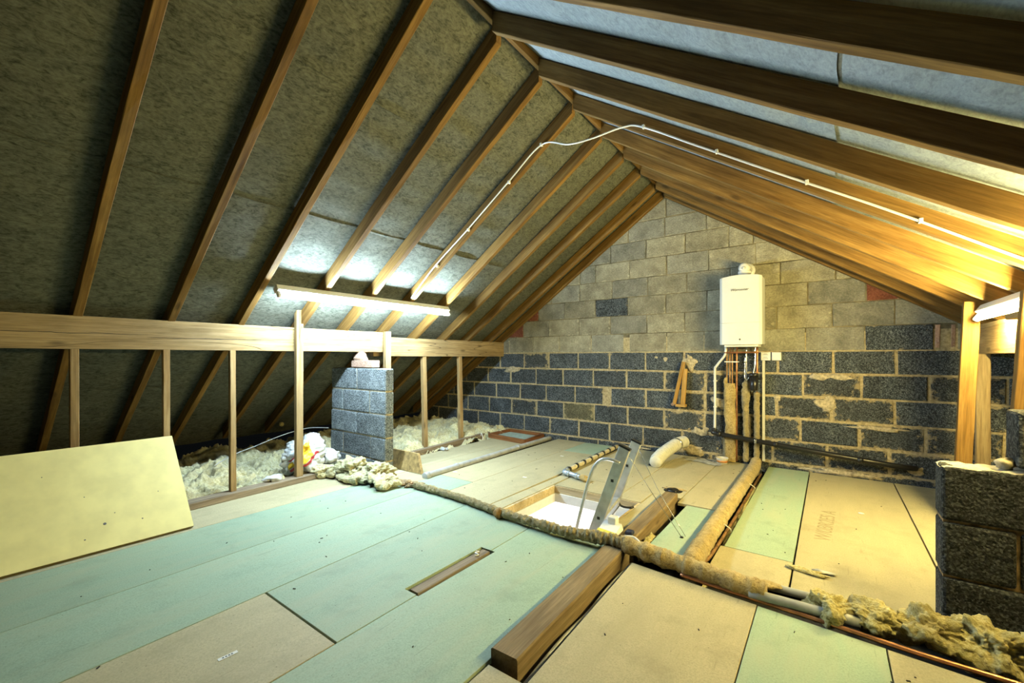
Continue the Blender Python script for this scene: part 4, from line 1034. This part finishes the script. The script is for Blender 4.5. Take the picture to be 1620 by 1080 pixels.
# ================================================================== small flat things
pl_ = E('paper_label', (-1.81, 0.65, 0.0), 'small white paper label stuck on the tan panel', 'label')
dv = Vector((0.05, 1, 0)).normalized(); sd_ = Vector((1, -0.05, 0)).normalized()
cc = Vector((-1.810, 0.650, 0.0008))
Q = [cc - dv * .032 - sd_ * .009, cc - dv * .032 + sd_ * .009, cc + dv * .032 + sd_ * .009, cc + dv * .032 - sd_ * .009]
O('sticker', Q + [p + Vector((0, 0, .0008)) for p in Q], QB, PAPER, pl_)
for t in (-0.016, -0.006, 0.004, 0.013):
    p = cc + dv * t + Vector((0, 0, .0010)); O('print', [p - dv * .003 - sd_ * .004, p + dv * .003 - sd_ * .004, p + dv * .003 + sd_ * .004, p - dv * .003 + sd_ * .004], [(0, 1, 2, 3)], INK, pl_)
M = Matrix.Translation((-0.018, 3.55, 0.0006)) @ Matrix.Rotation(math.radians(87), 4, 'Z')
fp_ = [o for o in floor.children if abs(WLOC[o.name].x - 0.148) < 0.02]
text_mesh('stamp', 'W/0BR2ES A', 0.12, M, INKF, fp_[0] if fp_ else floor, depth=0.0002)
T(lathe('washer', [(0, .010), (0.002, .018), (0.004, .018), (0.004, .010)], (0.18, 3.94, 0.0), (0, 0, 1), WHITEP, seg=16), 'small white ring lying on the tan floor before the gable', 'washer')
for (x, y) in ((-2.95, 3.0), (-2.30, 3.25), (-2.45, 4.2), (-1.55, 4.6)):
    o = box('paper_scrap', x, x + .04, y, y + .025, 0.0005, 0.0016, PAPER)
    T(o, {(-2.95): 'paper scrap beside the grey groove pipe', (-2.30): 'paper scrap between the groove pipe and the hatch', (-2.45): 'paper scrap near the far green panel', (-1.55): 'paper scrap on the floor beyond the hatch'}[x], 'paper scrap')
# crumbs and splinters on the floor
bm = bmesh.new()
rs = random.Random(3)
for i in range(120):
    x = rs.uniform(-3.2, 0.4); y = rs.uniform(0.2, 4.9)
    if HX0 - .05 < x < HX1 + .3 and HY0 - .25 < y < HY1 + .1: continue
    if 2.1 < y < 2.55: continue
    if -1.68 < x < -1.52 or -1.08 < x < -0.8 or -0.68 < x < -0.48 or x < -2.9 and y > 2.4: continue
    a = rs.uniform(0, 6.28); l = rs.uniform(.002, .009) * rs.random() + .002; w = rs.uniform(.001, .0025)
    c_, s_ = math.cos(a), math.sin(a)
    vs = [bm.verts.new((x + c_ * p - s_ * q_, y + s_ * p + c_ * q_, z)) for z in (0.0004, 0.003) for p, q_ in ((-l, -w), (l, -w), (l, w), (-l, w))]
    for f in QB: bm.faces.new([vs[k] for k in f])
me = bpy.data.meshes.new('floor_debris'); bm.to_mesh(me); bm.free(); me.materials.append(DARKV)
db = bpy.data.objects.new('floor_debris', me); COL.objects.link(db)
T(db, 'dark crumbs and splinters scattered over the floor panels', 'debris', kind='stuff')

GROUPS = {'wall_stud': 'thin studs along the left eaves', 'timber_post': 'posts under the right rafters', 'purlin': 'purlins carrying the rafters', 'copper_pipe': 'copper pipes', 'pipe_lagging': 'lagging on the pipes under the boiler',
          'batten_light': 'tube lights', 'switch_box': 'white electrical boxes on the gable wall', 'block_pier': 'block piers', 'floor_joist': 'raised floor joists', 'paper_scrap': 'paper scraps on the floor', 'stay_cord': 'ladder stay cords',
          'pipe_clip': 'white pipe clips', 'lagged_pipe': 'lagged pipes on the floor', 'grey_pipe': 'grey plastic pipes on the floor', 'wool_tuft': 'wool stuffed in floor gaps', 'cable_tie': 'cable ties on the trench pipe'}
for o in bpy.data.objects:
    if o.parent is None and 'category' in o and o.name.split('.')[0] in GROUPS: o['group'] = GROUPS[o.name.split('.')[0]]
